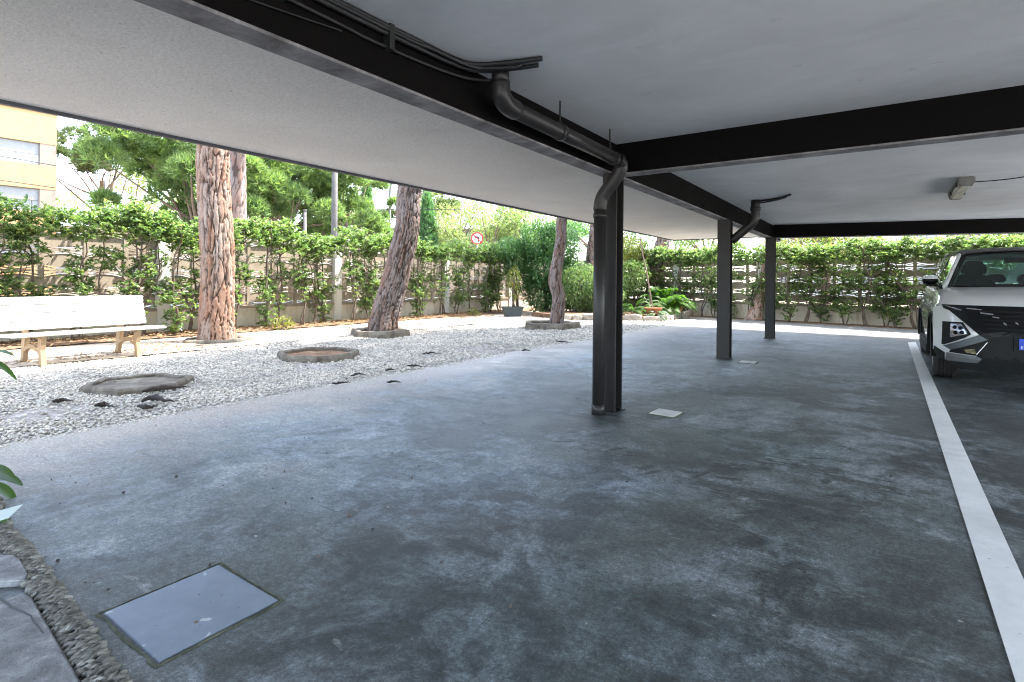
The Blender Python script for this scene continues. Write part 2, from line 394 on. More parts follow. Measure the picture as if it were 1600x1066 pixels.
MT['pillar'] = wall_mat('pillar_plaster', (0.60, 0.58, 0.54), (0.68, 0.66, 0.62), (0.45, 0.42, 0.37))
MT['stone'] = stone_mat('planter_concrete', (0.055, 0.046, 0.036), (0.135, 0.118, 0.095), (0.25, 0.225, 0.185))
MT['rock'] = stone_mat('border_rock', (0.20, 0.17, 0.14), (0.36, 0.32, 0.27), (0.50, 0.46, 0.41), 8)
MT['root'] = simple('dark_root', (0.016, 0.012, 0.010), (0.04, 0.03, 0.024), rough=0.85, bump=0.6)
MT['bark_red'] = bark_mat('pine_bark_red', (0.29, 0.235, 0.205), (0.25, 0.135, 0.09), (0.27, 0.185, 0.145))
MT['bark_grey'] = bark_mat('pine_bark_grey', (0.22, 0.19, 0.185), (0.20, 0.11, 0.08), (0.19, 0.15, 0.135))
MT['stem'] = simple('shrub_stem', (0.075, 0.055, 0.042), (0.13, 0.10, 0.08), rough=0.85, bump=0.4)
MT['hedge_leaf'] = leafmat('hedge_leaf', [(0.055, 0.11, 0.05), (0.11, 0.19, 0.08), (0.16, 0.245, 0.105), (0.125, 0.215, 0.095), (0.21, 0.29, 0.12), (0.08, 0.15, 0.065), (0.27, 0.34, 0.16), (0.15, 0.235, 0.12), (0.25, 0.31, 0.125), (0.33, 0.32, 0.11)], 0.42)
MT['bush_leaf'] = leafmat('dense_bush_leaf', [(0.045, 0.115, 0.05), (0.075, 0.17, 0.07), (0.11, 0.215, 0.085), (0.15, 0.26, 0.10)], 0.42, 0.35)
MT['yellow_leaf'] = leafmat('yellow_green_leaf', [(0.09, 0.13, 0.03), (0.15, 0.18, 0.04), (0.20, 0.2, 0.05), (0.28, 0.2, 0.04)], 0.45)
MT['fern_leaf'] = leafmat('fern_leaf', [(0.05, 0.12, 0.02), (0.08, 0.17, 0.03), (0.11, 0.20, 0.035)], 0.5)
MT['needle'] = leafmat('pine_needle', [(0.085, 0.15, 0.065), (0.15, 0.225, 0.095), (0.22, 0.29, 0.12), (0.29, 0.345, 0.15)], 0.5, 0.5)
MT['needle_far'] = leafmat('far_pine_needle', [(0.07, 0.10, 0.05), (0.11, 0.14, 0.07), (0.15, 0.18, 0.09)], 0.35, 0.5)
MT['pale_leaf'] = leafmat('pale_street_leaf', [(0.19, 0.235, 0.12), (0.26, 0.30, 0.15), (0.33, 0.355, 0.20), (0.16, 0.22, 0.11)], 0.45, 0.5)
MT['cypress_leaf'] = leafmat('cypress_leaf', [(0.07, 0.15, 0.08), (0.11, 0.21, 0.11), (0.15, 0.26, 0.14)], 0.45, 0.5)
MT['white_plastic'] = simple('white_slat', (0.86, 0.855, 0.85), (0.82, 0.815, 0.805), rough=0.45, bump=0.05)
MT['bench_leg'] = simple('tan_bench_leg', (0.34, 0.24, 0.145), (0.27, 0.185, 0.105), rough=0.55, bump=0.1)
MT['terracotta'] = simple('terracotta', (0.52, 0.20, 0.10), (0.40, 0.16, 0.085), rough=0.8, bump=0.3)
MT['dark_pot'] = simple('dark_planter_plastic', (0.035, 0.05, 0.055), (0.05, 0.065, 0.07), rough=0.5, bump=0.1)
MT['hatch'] = hatch_mat()
MT['mortar'] = stone_mat('mossy_mortar', (0.045, 0.055, 0.035), (0.10, 0.11, 0.075), (0.22, 0.22, 0.15), 14)
MT['kerb_mortar'] = stone_mat('kerb_mortar', (0.045, 0.042, 0.038), (0.075, 0.07, 0.062), (0.12, 0.115, 0.10), 14)
MT['paver'] = stone_mat('slab_concrete', (0.13, 0.13, 0.135), (0.26, 0.26, 0.265), (0.50, 0.505, 0.515), 11)
MT['pebble'] = leafmat('kerb_pebble', [(0.10, 0.098, 0.095), (0.21, 0.205, 0.20), (0.33, 0.325, 0.315), (0.15, 0.145, 0.14), (0.44, 0.435, 0.43)], 0.0, 0.7)
MT['gravel'] = leafmat('gravel_stone', [(0.24, 0.22, 0.205), (0.38, 0.35, 0.325), (0.49, 0.455, 0.425), (0.56, 0.525, 0.495), (0.68, 0.64, 0.605), (0.43, 0.375, 0.33), (0.60, 0.565, 0.535), (0.32, 0.295, 0.275)], 0.0, 0.75)
MT['litter'] = leafmat('dry_leaf', [(0.10, 0.06, 0.035), (0.20, 0.12, 0.06), (0.28, 0.18, 0.09), (0.14, 0.09, 0.05)], 0.1, 0.8)
MT['litter_dark'] = leafmat('dark_dead_leaf', [(0.02, 0.015, 0.012), (0.05, 0.035, 0.025), (0.10, 0.065, 0.04)], 0.0, 0.8)
MT['crumb'] = leafmat('pine_cone_scale', [(0.03, 0.022, 0.02), (0.06, 0.042, 0.034), (0.14, 0.09, 0.065), (0.035, 0.03, 0.028)], 0.0, 0.8)
MT['tile'] = simple('pale_tile', (0.62, 0.62, 0.60), (0.5, 0.5, 0.49), rough=0.55, bump=0.1)
MT['scrap'] = simple('pale_plastic', (0.60, 0.68, 0.68), (0.52, 0.61, 0.62), rough=0.3, bump=0)
MT['pavement'] = wall_mat('street_pavement', (0.42, 0.41, 0.39), (0.5, 0.485, 0.46), (0.34, 0.33, 0.31))
MT['road'] = simple('street_asphalt', (0.10, 0.10, 0.10), (0.13, 0.13, 0.128), rough=0.8)
MT['earth'] = stone_mat('dry_earth', (0.16, 0.14, 0.09), (0.22, 0.20, 0.13), (0.28, 0.25, 0.17), 0.4)

# ------------------------------------------------------------------ mesh helpers
def link(name, me, mat, parent=None):
    o = bpy.data.objects.new(name, me); COL.objects.link(o)
    if mat is not None:
        for m_ in (mat if isinstance(mat, (list, tuple)) else [mat]): me.materials.append(m_)
    if parent is not None: o.parent = parent
    return o

def tag(o, label=None, cat=None, group=None, kind=None):
    if label: o['label'] = label
    if cat: o['category'] = cat
    if group: o['group'] = group
    if kind: o['kind'] = kind
    return o

def thing(name, label, cat, loc=(0, 0, 0), rz=0.0, group=None):
    o = bpy.data.objects.new(name, None); COL.objects.link(o)
    o.location = loc; o.rotation_euler = (0, 0, rz); o.empty_display_size = 0.1
    return tag(o, label, cat, group)

def np_mesh(name, V, Fa, smooth=False):
    V = np.asarray(V, np.float32).reshape(-1, 3); Fa = np.asarray(Fa, np.int32); n, k = Fa.shape
    me = bpy.data.meshes.new(name)
    me.vertices.add(len(V)); me.vertices.foreach_set('co', V.ravel())
    me.loops.add(n * k); me.loops.foreach_set('vertex_index', Fa.ravel())
    me.polygons.add(n)
    me.polygons.foreach_set('loop_start', np.arange(0, n * k, k, dtype=np.int32))
    me.polygons.foreach_set('loop_total', np.full(n, k, np.int32))
    if smooth: me.polygons.foreach_set('use_smooth', np.ones(n, bool))
    me.update(calc_edges=True); me.validate()
    return me

class MB:
    def __init__(s): s.v = []; s.f = []; s.sm = []
    def add(s, vs, fs, sm=False):
        o = len(s.v); s.v += [tuple(p) for p in vs]
        s.f += [tuple(i + o for i in f) for f in fs]; s.sm += [sm] * len(fs); return s
    def box(s, x0, x1, y0, y1, z0, z1, m=None):
        vs = [Vector(p) for p in ((x0, y0, z0), (x1, y0, z0), (x1, y1, z0), (x0, y1, z0), (x0, y0, z1), (x1, y0, z1), (x1, y1, z1), (x0, y1, z1))]
        if m is not None: vs = [m @ p for p in vs]
        return s.add(vs, [(0, 3, 2, 1), (4, 5, 6, 7), (0, 1, 5, 4), (1, 2, 6, 5), (2, 3, 7, 6), (3, 0, 4, 7)])
    def bar(s, a, b, wx, wz, up=(0, 0, 1)):
        a, b = Vector(a), Vector(b); d = (b - a); L = d.length; d.normalize()
        u = Vector(up); x = d.cross(u); x = x.normalized() if x.length > 1e-5 else Vector((1, 0, 0)); z = x.cross(d)
        m = Matrix((( x.x, d.x, z.x, a.x), (x.y, d.y, z.y, a.y), (x.z, d.z, z.z, a.z), (0, 0, 0, 1)))
        return s.box(-wx / 2, wx / 2, 0, L, -wz / 2, wz / 2, m)
    def tube(s, pts, rad, n=12, cap=True, sm=True):
        pts = [Vector(p) for p in pts]; k = len(pts)
        rad = rad if isinstance(rad, (list, tuple)) else [rad] * k
        vs = []; nrm = None
        for i in range(k):
            t = (pts[min(i + 1, k - 1)] - pts[max(i - 1, 0)]).normalized()
            if nrm is None:
                nrm = t.orthogonal().normalized()
            nrm = (nrm - t * nrm.dot(t)).normalized(); bn = t.cross(nrm)
            for j in range(n):
                a = 2 * math.pi * j / n
                vs.append(pts[i] + (nrm * math.cos(a) + bn * math.sin(a)) * rad[i])
        fs = [(i * n + j, i * n + (j + 1) % n, (i + 1) * n + (j + 1) % n, (i + 1) * n + j) for i in range(k - 1) for j in range(n)]
        s.add(vs, fs, sm)
        if cap: s.add(vs[:n], [tuple(reversed(range(n)))]); s.add(vs[-n:], [tuple(range(n))])
        return s
    def lathe(s, prof, c=(0, 0, 0), n=24, axis='z', sm=True):
        vs = []
        for r, h in prof:
            for j in range(n):
                a = 2 * math.pi * j / n
                p = (r * math.cos(a), r * math.sin(a), h)
                if axis == 'x': p = (h, r * math.cos(a), r * math.sin(a))
                if axis == 'y': p = (r * math.sin(a), h, r * math.cos(a))
                vs.append((p[0] + c[0], p[1] + c[1], p[2] + c[2]))
        fs = [(i * n + j, i * n + (j + 1) % n, (i + 1) * n + (j + 1) % n, (i + 1) * n + j) for i in range(len(prof) - 1) for j in range(n)]
        return s.add(vs, fs, sm)
    def prism(s, poly, fn0, fn1):
        n = len(poly)
        vs = [fn0(*p) for p in poly] + [fn1(*p) for p in poly]
        fs = [tuple(range(n)), tuple(reversed(range(n, 2 * n)))] + [(i, i + n, (i + 1) % n + n, (i + 1) % n) for i in range(n)]
        return s.add(vs, fs)
    def build(s, name, mat, parent=None, bevel=0.0, seg=2):
        me = bpy.data.meshes.new(name)
        me.from_pydata(s.v, [], s.f)
        me.polygons.foreach_set('use_smooth', s.sm)
        bm = bmesh.new(); bm.from_mesh(me)
        bmesh.ops.remove_doubles(bm, verts=bm.verts, dist=1e-5)
        bmesh.ops.recalc_face_normals(bm, faces=bm.faces)
        if bevel:
            es = [e for e in bm.edges if len(e.link_faces) == 2 and e.calc_face_angle(0) > 0.6]
            bmesh.ops.bevel(bm, geom=es, offset=bevel, segments=seg, affect='EDGES', clamp_overlap=True)
        bm.to_mesh(me); bm.free()
        return link(name, me, mat, parent)

def spline(pts, n):
    P = np.array(pts, float); k = len(P); out = []
    for t in np.linspace(0, k - 1, n):
        i = min(int(t), k - 2); u = t - i
        p0, p1, p2, p3 = P[max(i - 1, 0)], P[i], P[i + 1], P[min(i + 2, k - 1)]
        out.append(0.5 * ((2 * p1) + (-p0 + p2) * u + (2 * p0 - 5 * p1 + 4 * p2 - p3) * u * u + (-p0 + 3 * p1 - 3 * p2 + p3) * u ** 3))
    return np.array(out)

def copy_tree(o, loc, rz=0.0, sc=(1, 1, 1), label=None, group=None):
    c = o.copy(); COL.objects.link(c); c.location = loc; c.rotation_euler = (0, 0, rz); c.scale = sc
    if label: c['label'] = label
    if group: c['group'] = group
    for ch in list(o.children):
        d = ch.copy(); COL.objects.link(d); d.parent = c
        for g in list(ch.children):
            e = g.copy(); COL.objects.link(e); e.parent = d
    return c

def unit(n):
    v = rng.normal(size=(n, 3)); return v / np.linalg.norm(v, axis=1, keepdims=True)

def leaf_quads(C, D, L, W, droop=0.25):
    """C centres (leaf base), D unit directions, length L, width W -> folded leaf quads"""
    n = len(C); L = np.broadcast_to(L, n)[:, None]; W = np.broadcast_to(W, n)[:, None]
    side = np.cross(D, np.array([0, 0, 1.0]) + 0.3 * rng.normal(size=(n, 3))); side /= np.linalg.norm(side, axis=1, keepdims=True) + 1e-9
    up = np.cross(side, D)
    tip = C + D * L - np.array([0, 0, 1.0]) * L * droop
    mid = C + D * L * 0.55
    V = np.stack([C, mid + side * W * 0.5 + up * W * 0.18, tip, mid - side * W * 0.5 + up * W * 0.18], 1).reshape(-1, 3)
    return V, np.arange(4 * n).reshape(n, 4)

def tufts(C, N, size, blades, width, spread=0.9):
    n = len(C); Cn = np.repeat(C, blades, 0); Nn = np.repeat(N, blades, 0)
    d = Nn + spread * unit(n * blades); d /= np.linalg.norm(d, axis=1, keepdims=True) + 1e-9
    L = size * rng.uniform(0.6, 1.15, (n * blades, 1))
    s = np.cross(d, unit(n * blades)); s /= np.linalg.norm(s, axis=1, keepdims=True) + 1e-9
    V = np.stack([Cn - s * width / 2, Cn + s * width / 2, Cn + d * L], 1).reshape(-1, 3)
    return V, np.arange(3 * n * blades).reshape(-1, 3)

# ------------------------------------------------------------------ ground, floor, paths
def sheet(name, poly, z, mat):
    mb = MB(); mb.add([(x, y, z) for x, y in poly], [tuple(range(len(poly)))])
    o = mb.build(name, mat); o['kind'] = 'structure'; return o
sheet('ground', [(-400, -400), (400, -400), (400, 400), (-400, 400)], -0.06, MT['earth'])
sheet('pavement', [(-16.5, -40), (-12.15, -40), (-12.15, 60), (-16.5, 60)], -0.012, MT['pavement'])
sheet('street', [(-24, -60), (-16.5, -60), (-16.5, 80), (-24, 80)], -0.03, MT['road'])
sheet('far_pavement', [(-27, -60), (-24, -60), (-24, 80), (-27, 80)], -0.012, MT['pavement'])
sheet('side_pavement', [(-12.15, 21.5), (40, 13), (40, 30), (-12.15, 30)], -0.016, MT['pavement'])
sheet('parking_floor', [(-4.72, -6), (5.6, -6), (5.6, 18.1), (-4.4, 20.4), (-5.6, 17.5), (-4.9, 14.8)], 0.0, MT['floor'])
sheet('added_bounce_paving', [(5.6, -30), (30, -30), (30, 12.6), (5.6, 18.1)], 0.004, MT['pavement'])  # unseen pale ground added to bounce sun under the ceiling
sheet('drive_apron', [(-12, -30), (5.6, -30), (5.6, -6), (-12, -6)], 0.004, MT['pavement'])
# gravel strip: gently uneven bed with a loose stone cover
gx, gy = np.linspace(-9.0, -4.70, 60), np.linspace(-8, 20, 220)
gz = lambda x, y: -0.012 + 0.022 * noise.noise(Vector((x * 0.9, y * 0.9, 0))) * min(1, (-4.7 - x) * 2)
V = [(x + (0.03 * noise.noise(Vector((0, y * 2.2, 5))) if i == 59 else 0), y, gz(x, y)) for y in gy for i, x in enumerate(gx)]
me = np_mesh('gravel_strip', V, [(j * 60 + i, j * 60 + i + 1, (j + 1) * 60 + i + 1, (j + 1) * 60 + i) for j in range(219) for i in range(59)], True)
o = link('gravel_strip', me, MT['gravel_base']); o['kind'] = 'structure'
sheet('garden_path', [(-11.3, -8), (-8.7, -8), (-8.7, 20.5), (-11.3, 20.5)], 0.012, MT['sand'])
def uneven(name, x0, x1, y0, y1, z, amp, mat, nx=10, ny=160):
    xs, ys = np.linspace(x0, x1, nx), np.linspace(y0, y1, ny)
    V = [(x, y, z + amp * (noise.noise(Vector((x * 3, y * 3, 1))) + 0.6 * noise.noise(Vector((x * 9, y * 9, 2))))) for y in ys for x in xs]
    me = np_mesh(name, V, [(j * nx + i, j * nx + i + 1, (j + 1) * nx + i + 1, (j + 1) * nx + i) for j in range(ny - 1) for i in range(nx - 1)], True)
    o = link(name, me, mat); o['kind'] = 'structure'; return o
uneven('soil_bed', -12.0, -10.75, -8, 21, 0.035, 0.03, MT['soil'])

# loose stones
ico = bmesh.new(); bmesh.ops.create_icosphere(ico, subdivisions=1, radius=1)
IV = np.array([v.co[:] for v in ico.verts]); IF = np.array([[v.index for v in f.verts] for f in ico.faces]); ico.free()
def rand_rot(n):
    q = rng.normal(size=(n, 4)); q /= np.linalg.norm(q, axis=1, keepdims=True); a, b, c, d = q.T
    return np.stack([1 - 2 * (c * c + d * d), 2 * (b * c - a * d), 2 * (b * d + a * c), 2 * (b * c + a * d), 1 - 2 * (b * b + d * d), 2 * (c * d - a * b), 2 * (b * d - a * c), 2 * (c * d + a * b), 1 - 2 * (b * b + c * c)], 1).reshape(n, 3, 3)
def yaw_rot(n, tilt=0.35):
    a = rng.uniform(0, 6.283, n); c, s = np.cos(a), np.sin(a); z = np.zeros(n); o1 = np.ones(n)
    Rz = np.stack([c, -s, z, s, c, z, z, z, o1], 1).reshape(n, 3, 3)
    t = rng.normal(0, tilt, n); ct, st = np.cos(t), np.sin(t)
    Rx = np.stack([o1, z, z, z, ct, -st, z, st, ct], 1).reshape(n, 3, 3)
    return Rz @ Rx
def stones(P, S, flat=0.6, lump=0.12):
    n = len(P)
    sc = np.stack([S, S * rng.uniform(0.6, 0.9, n), S * flat * rng.uniform(0.7, 1.1, n)], 1)
    V = IV[None] * (1 + lump * rng.normal(size=(n, len(IV), 1))) * sc[:, None, :]
    V = np.einsum('nij,nkj->nki', yaw_rot(n), V) + P[:, None, :]
    Fs = IF[None] + (np.arange(n) * len(IV))[:, None, None]
    return V.reshape(-1, 3), Fs.reshape(-1, 3)
def gravel_pts(y0, y1, dens, smin, smax):
    n = int(dens * (y1 - y0) * 4.1)
    x = rng.uniform(-8.75, -4.70, n) + np.where(rng.random(n) < 0.02, rng.uniform(0, 0.12, n), 0); y = rng.uniform(y0, y1, n)
    bare = np.array([noise.noise(Vector((a * 0.8, b * 0.8, 9))) for a, b in zip(x, y)])
    keep = rng.random(n) > np.clip((bare - 0.22) * 3, 0, 0.85)
    x, y = x[keep], y[keep]; n = len(x)
    S = rng.uniform(smin, smax, n)
    z = np.array([gz(a, b) for a, b in zip(x, y)]) + S * 0.25 + rng.uniform(0, 0.012, n)
    return np.stack([x, y, z], 1), S
pa, sa = gravel_pts(0.6, 4.5, 1900, 0.007, 0.016)
pb, sb = gravel_pts(4.5, 8.5, 950, 0.010, 0.021)
pc, sc_ = gravel_pts(8.5, 16.5, 480, 0.014, 0.026)
V, Fc = stones(np.concatenate([pa, pb, pc]), np.concatenate([sa, sb, sc_]))
o = link('gravel', np_mesh('gravel', V, Fc), MT['gravel'])
tag(o, 'loose pale grey and white gravel between the floor edge and the garden path', 'gravel', kind='stuff')

# painted bay line
mb = MB(); mb.add([(0.29, -3, 0.004), (0.415, -3, 0.004), (0.44, 13.0, 0.004), (0.315, 12.9, 0.004)], [(0, 1, 2, 3)])
o = mb.build('parking_line', MT['line']); o['kind'] = 'structure'

# ------------------------------------------------------------------ the building on its steel frame
ZC, ZB = 2.30, 2.03
bld = thing('apartment_building', 'rendered building raised on dark steel columns, its pale ceiling over the parking floor', 'building', (0, 0, 0))
XL, XR, YN, YF = -4.92, 5.2, -3.6, 14.95
mb = MB(); mb.box(-2.01, XR, YN, YF, ZC, 2.52); mb.build('ceiling', MT['ceil'], bld)
mb = MB(); mb.box(XL, -2.01, YN, YF, ZC - 0.004, 2.52); mb.build('soffit', MT['soffit'], bld)
mb = MB(); mb.box(XL - 0.035, XL, YN, YF, ZC - 0.03, 2.54); mb.box(XL - 0.035, XR, YF, YF + 0.035, ZC - 0.03, 2.54); mb.build('eave_trim', MT['fascia'], bld)
mb = MB(); mb.box(XL, XR, YN, YF, 2.52, 11.0); mb.build('upper_storeys', MT['outer_wall'], bld)
# main beam: web with a flange at its foot
mb = MB(); mb.box(-2.045, -1.955, YN, 13.2, ZB + 0.014, ZC); mb.build('steel_beam', MT['beam'], bld)
mb = MB(); mb.box(-2.085, -1.95, YN, 13.2, ZB, ZB + 0.014)
mb.build('beam_flange', MT['flange'], bld)
# cross beams
mb = MB(); mb.box(-1.955, XR - 0.05, 4.40, 4.50, ZB + 0.012, ZC - 0.001); mb.build('steel_beam', MT['beam'], bld)
mb = MB(); mb.box(-1.95, XR - 0.05, 4.385, 4.515, ZB, ZB + 0.012); mb.build('beam_flange', MT['flange'], bld)
a = math.atan2(0.80, 3.83); m2 = Matrix.Translation((-1.93, 12.16, 0)) @ Matrix.Rotation(a, 4, 'Z')
mb = MB(); mb.box(0, 7.1, 0, 0.10, ZB + 0.012, ZC - 0.001, m2); mb.build('steel_beam', MT['beam'], bld)
mb = MB(); mb.box(0, 7.1, -0.01, 0.11, ZB, ZB + 0.012, m2); mb.build('beam_flange', MT['flange'], bld)
# H-section columns with base plates
def column(x, y, wd, dp, turn):
    mb = MB(); m = Matrix.Translation((x, y, 0)) @ Matrix.Rotation(turn, 4, 'Z')
    mb.box(-wd / 2, wd / 2, -dp / 2, -dp / 2 + 0.014, 0.0, ZB - 0.001, m)
    mb.box(-wd / 2, wd / 2, dp / 2 - 0.014, dp / 2, 0.0, ZB - 0.001, m)
    mb.box(-0.012, 0.012, -dp / 2 + 0.0145, dp / 2 - 0.0145, 0.0, ZB - 0.002, m)
    c = mb.build('column', MT['column'], bld, 0.003, 1)
    mb = MB(); mb.box(-wd / 2 - 0.02, wd / 2 + 0.02, -dp / 2 - 0.02, dp / 2 + 0.02, -0.004, 0.008, m); mb.build('base_plate', MT['column'], c)
    return c
column(-1.955, 4.35, 0.13, 0.15, 0)
column(-1.98, 8.36, 0.18, 0.16, 0)
column(-1.95, 11.95, 0.17, 0.16, 0)

# ------------------------------------------------------------------ drain pipes, cables, lamp
PR = 0.05
pp = thing('drain_pipe', 'thick dark drainpipe running under the ceiling and down the front of the nearest column', 'pipe', (-2.0, 4.15, 0))
pp_loc = Vector((-2.0, 4.15, 0))
def rel(pts): return [Vector(p) - pp_loc for p in pts]
mb = MB(); mb.tube(rel([(-1.80, 2.47, 2.305), (-1.80, 2.47, 2.20)]), PR, 18); mb.build('inlet', MT['pipe'], pp)
mb = MB(); mb.tube(rel(spline([(-1.80, 2.47, 2.22), (-1.80, 2.48, 2.15), (-1.80, 2.53, 2.11), (-1.80, 2.62, 2.10)], 14)), PR + 0.006, 18); mb.build('elbow', MT['pipe'], pp)
mb = MB(); mb.tube(rel([(-1.80, 2.60, 2.10), (-1.80, 4.10, 2.085)]), PR, 18); mb.build('horizontal_run', MT['pipe'], pp)
for y0_, y1_ in ((3.12, 3.17), (3.98, 4.02)):
    mb = MB(); mb.tube(rel([(-1.80, y0_, 2.095 - .012 * (y0_ - 3.12)), (-1.80, y1_, 2.095 - .012 * (y0_ - 3.12))]), PR + 0.007, 18); mb.build('collar', MT['pipe'], pp)
for yy in (3.145, 3.93):
    mb = MB(); mb.tube(rel([(-1.80, yy, 2.15), (-1.80, yy, 2.31)]), 0.006, 6); mb.tube(rel([(-1.80, yy, 2.15), (-1.80, yy, 2.165)]), 0.016, 8); mb.build('hanger_rod', MT['pipe'], pp)
mb = MB(); mb.tube(rel(spline([(-1.80, 4.07, 2.085), (-1.80, 4.15, 2.075), (-1.82, 4.17, 2.01), (-1.90, 4.16, 1.90), (-1.97, 4.155, 1.80), (-1.985, 4.15, 1.70)], 26)), PR + 0.006, 18); mb.build('offset_bend', MT['pipe'], pp)
mb = MB(); mb.tube(rel([(-1.985, 4.15, 1.72), (-1.985, 4.15, 0.0)]), PR, 20); mb.build('downpipe', MT['pipe'], pp)
for z0_, z1_ in ((0.0, 0.085), (1.64, 1.67)):
    mb = MB(); mb.tube(rel([(-1.985, 4.15, z0_), (-1.985, 4.15, z1_)]), PR + 0.006, 20); mb.build('socket_ring', MT['pipe'], pp)

p2 = thing('drain_pipe', 'short black drainpipe elbowing from the ceiling into the middle column', 'pipe', (-1.62, 8.42, 1.6))
l2 = Vector((-1.62, 8.42, 1.6))
mb = MB(); mb.tube([Vector(p) - l2 for p in [(-1.58, 8.42, 2.305), (-1.58, 8.42, 2.16)]], 0.062, 16); mb.build('inlet', MT['pipe'], p2)
mb = MB(); mb.tube([Vector(p) - l2 for p in [(-1.58, 8.42, 2.20), (-1.58, 8.42, 2.15)]], 0.072, 16); mb.build('collar', MT['pipe'], p2)
mb = MB(); mb.tube([Vector(p) - l2 for p in spline([(-1.58, 8.42, 2.18), (-1.58, 8.42, 2.06), (-1.62, 8.42, 1.97), (-1.74, 8.41, 1.86), (-1.90, 8.40, 1.72)], 22)], 0.062, 16); mb.build('bend', MT['pipe'], p2)

cb = thing('cable_bundle', 'bundle of black conduits along the main beam, fanning out across the ceiling above the drainpipe', 'cable', (-1.9, 1.5, 2.28))
cl_ = Vector((-1.9, 1.5, 2.28))
def cable(pts, r, n=40, name='conduit'):
    mb = MB(); mb.tube([Vector(p) - cl_ for p in spline(pts, n)], r, 8); mb.build(name, MT['cable'], cb)
cable([(-1.935, -3, 2.285), (-1.935, 1.0, 2.283), (-1.92, 1.9, 2.283), (-1.90, 2.22, 2.28), (-1.84, 2.33, 2.28), (-1.70, 2.40, 2.283), (-1.52, 2.46, 2.285)], 0.014)
cable([(-1.937, -3, 2.255), (-1.937, 1.0, 2.252), (-1.93, 1.9, 2.255), (-1.91, 2.28, 2.262), (-1.84, 2.40, 2.268), (-1.70, 2.47, 2.275), (-1.58, 2.52, 2.283)], 0.013)
cable([(-1.94, -3, 2.215), (-1.94, 1.0, 2.20), (-1.94, 1.7, 2.19), (-1.935, 2.2, 2.21), (-1.90, 2.42, 2.235), (-1.82, 2.5, 2.25)], 0.009)
cable([(-1.93, -3, 2.27), (-1.928, 1.3, 2.268), (-1.90, 2.05, 2.27), (-1.86, 2.30, 2.262), (-1.76, 2.38, 2.26), (-1.66, 2.43, 2.262), (-1.635, 2.45, 2.29)], 0.011)
cable([(-1.94, 0.2, 2.12), (-1.94, 0.7, 2.10), (-1.94, 1.1, 2.13), (-1.94, 1.5, 2.17)], 0.004)
for q in (0.3, 1.2, 1.75):
    mb = MB(); mb.box(-0.055, -0.012, q - 1.5, q - 1.47, -0.10, 0.018); mb.build('clip', MT['cable'], cb)

c2 = thing('ceiling_cable', 'dark cables crossing the ceiling from the middle column elbow', 'cable', (-1.5, 8.3, 2.28))
l3 = Vector((-1.5, 8.3, 2.28))
for k, pts in enumerate([[(-1.62, 8.40, 2.28), (-1.48, 8.36, 2.278), (-1.30, 8.30, 2.282), (-1.18, 8.20, 2.285), (-1.08, 8.05, 2.288)], [(-1.60, 8.45, 2.26), (-1.45, 8.42, 2.262), (-1.28, 8.34, 2.272), (-1.16, 8.26, 2.285)]]):
    mb = MB(); mb.tube([Vector(p) - l3 for p in spline(pts, 20)], 0.014 - 0.004 * k, 8); mb.build('conduit', MT['cable'], c2)

MT['lamp_body'] = simple('aged_grey_plastic', (0.22, 0.22, 0.20), (0.16, 0.155, 0.14), rough=0.5)
b = NB('yellowed_diffuser'); v = b.co((6, 1, 1))
MT['diffuser'] = b.done(b.pbsdf(b.mix(b.ramp(b.noise(v, 3, 5, 0.6), [(0.4, 0.0), (0.7, 1.0)]), (0.74, 0.72, 0.62), (0.42, 0.34, 0.24)), 0.3, 0, None, 0.5))
lm = thing('ceiling_light', 'unlit strip light with yellowed diffuser fixed to the ceiling above the car', 'lamp', (0.70, 7.75, 2.3))
mb = MB(); mb.box(-0.075, 0.075, 0, 1.25, -0.04, -0.002); mb.build('housing', MT['lamp_body'], lm, 0.01)
mb = MB(); mb.prism([(-0.062, -0.041), (0.062, -0.041), (0.045, -0.095), (-0.045, -0.095)], lambda x, z: (x, 0.05, z), lambda x, z: (x, 1.2, z)); mb.build('diffuser', MT['diffuser'], lm, 0.008)
for q0, q1 in ((-0.015, 0.049), (1.201, 1.265)):
    mb = MB(); mb.prism([(-0.078, -0.03), (0.078, -0.03), (0.055, -0.10), (-0.055, -0.10)], lambda x, z: (x, q0, z), lambda x, z: (x, q1, z)); mb.build('end_cap', MT['lamp_body'], lm, 0.008)
for sx in (-1, 1):
    for q in (0.25, 0.95):
        mb = MB(); mb.box(sx * 0.066 - 0.007, sx * 0.066 + 0.007, q, q + 0.035, -0.075, -0.03); mb.build('clip', MT['cable'], lm)
lc = thing('lamp_cable', 'thin black wire drooping along the ceiling from the strip light', 'cable', (0.8, 8.0, 2.29))
mb = MB(); mb.tube([Vector(p) - Vector((0.8, 8.0, 2.29)) for p in spline([(0.77, 7.95, 2.262), (0.95, 7.97, 2.262), (1.15, 7.95, 2.27), (1.38, 7.9, 2.292), (1.7, 7.9, 2.292), (2.6, 7.9, 2.292), (6, 7.9, 2.292)], 50)], 0.006, 6); mb.build('wire', MT['cable'], lc)
mb = MB(); mb.box(0.56, 0.60, -0.12, -0.08, -0.015, 0.009); mb.build('clip', MT['cable'], lc)

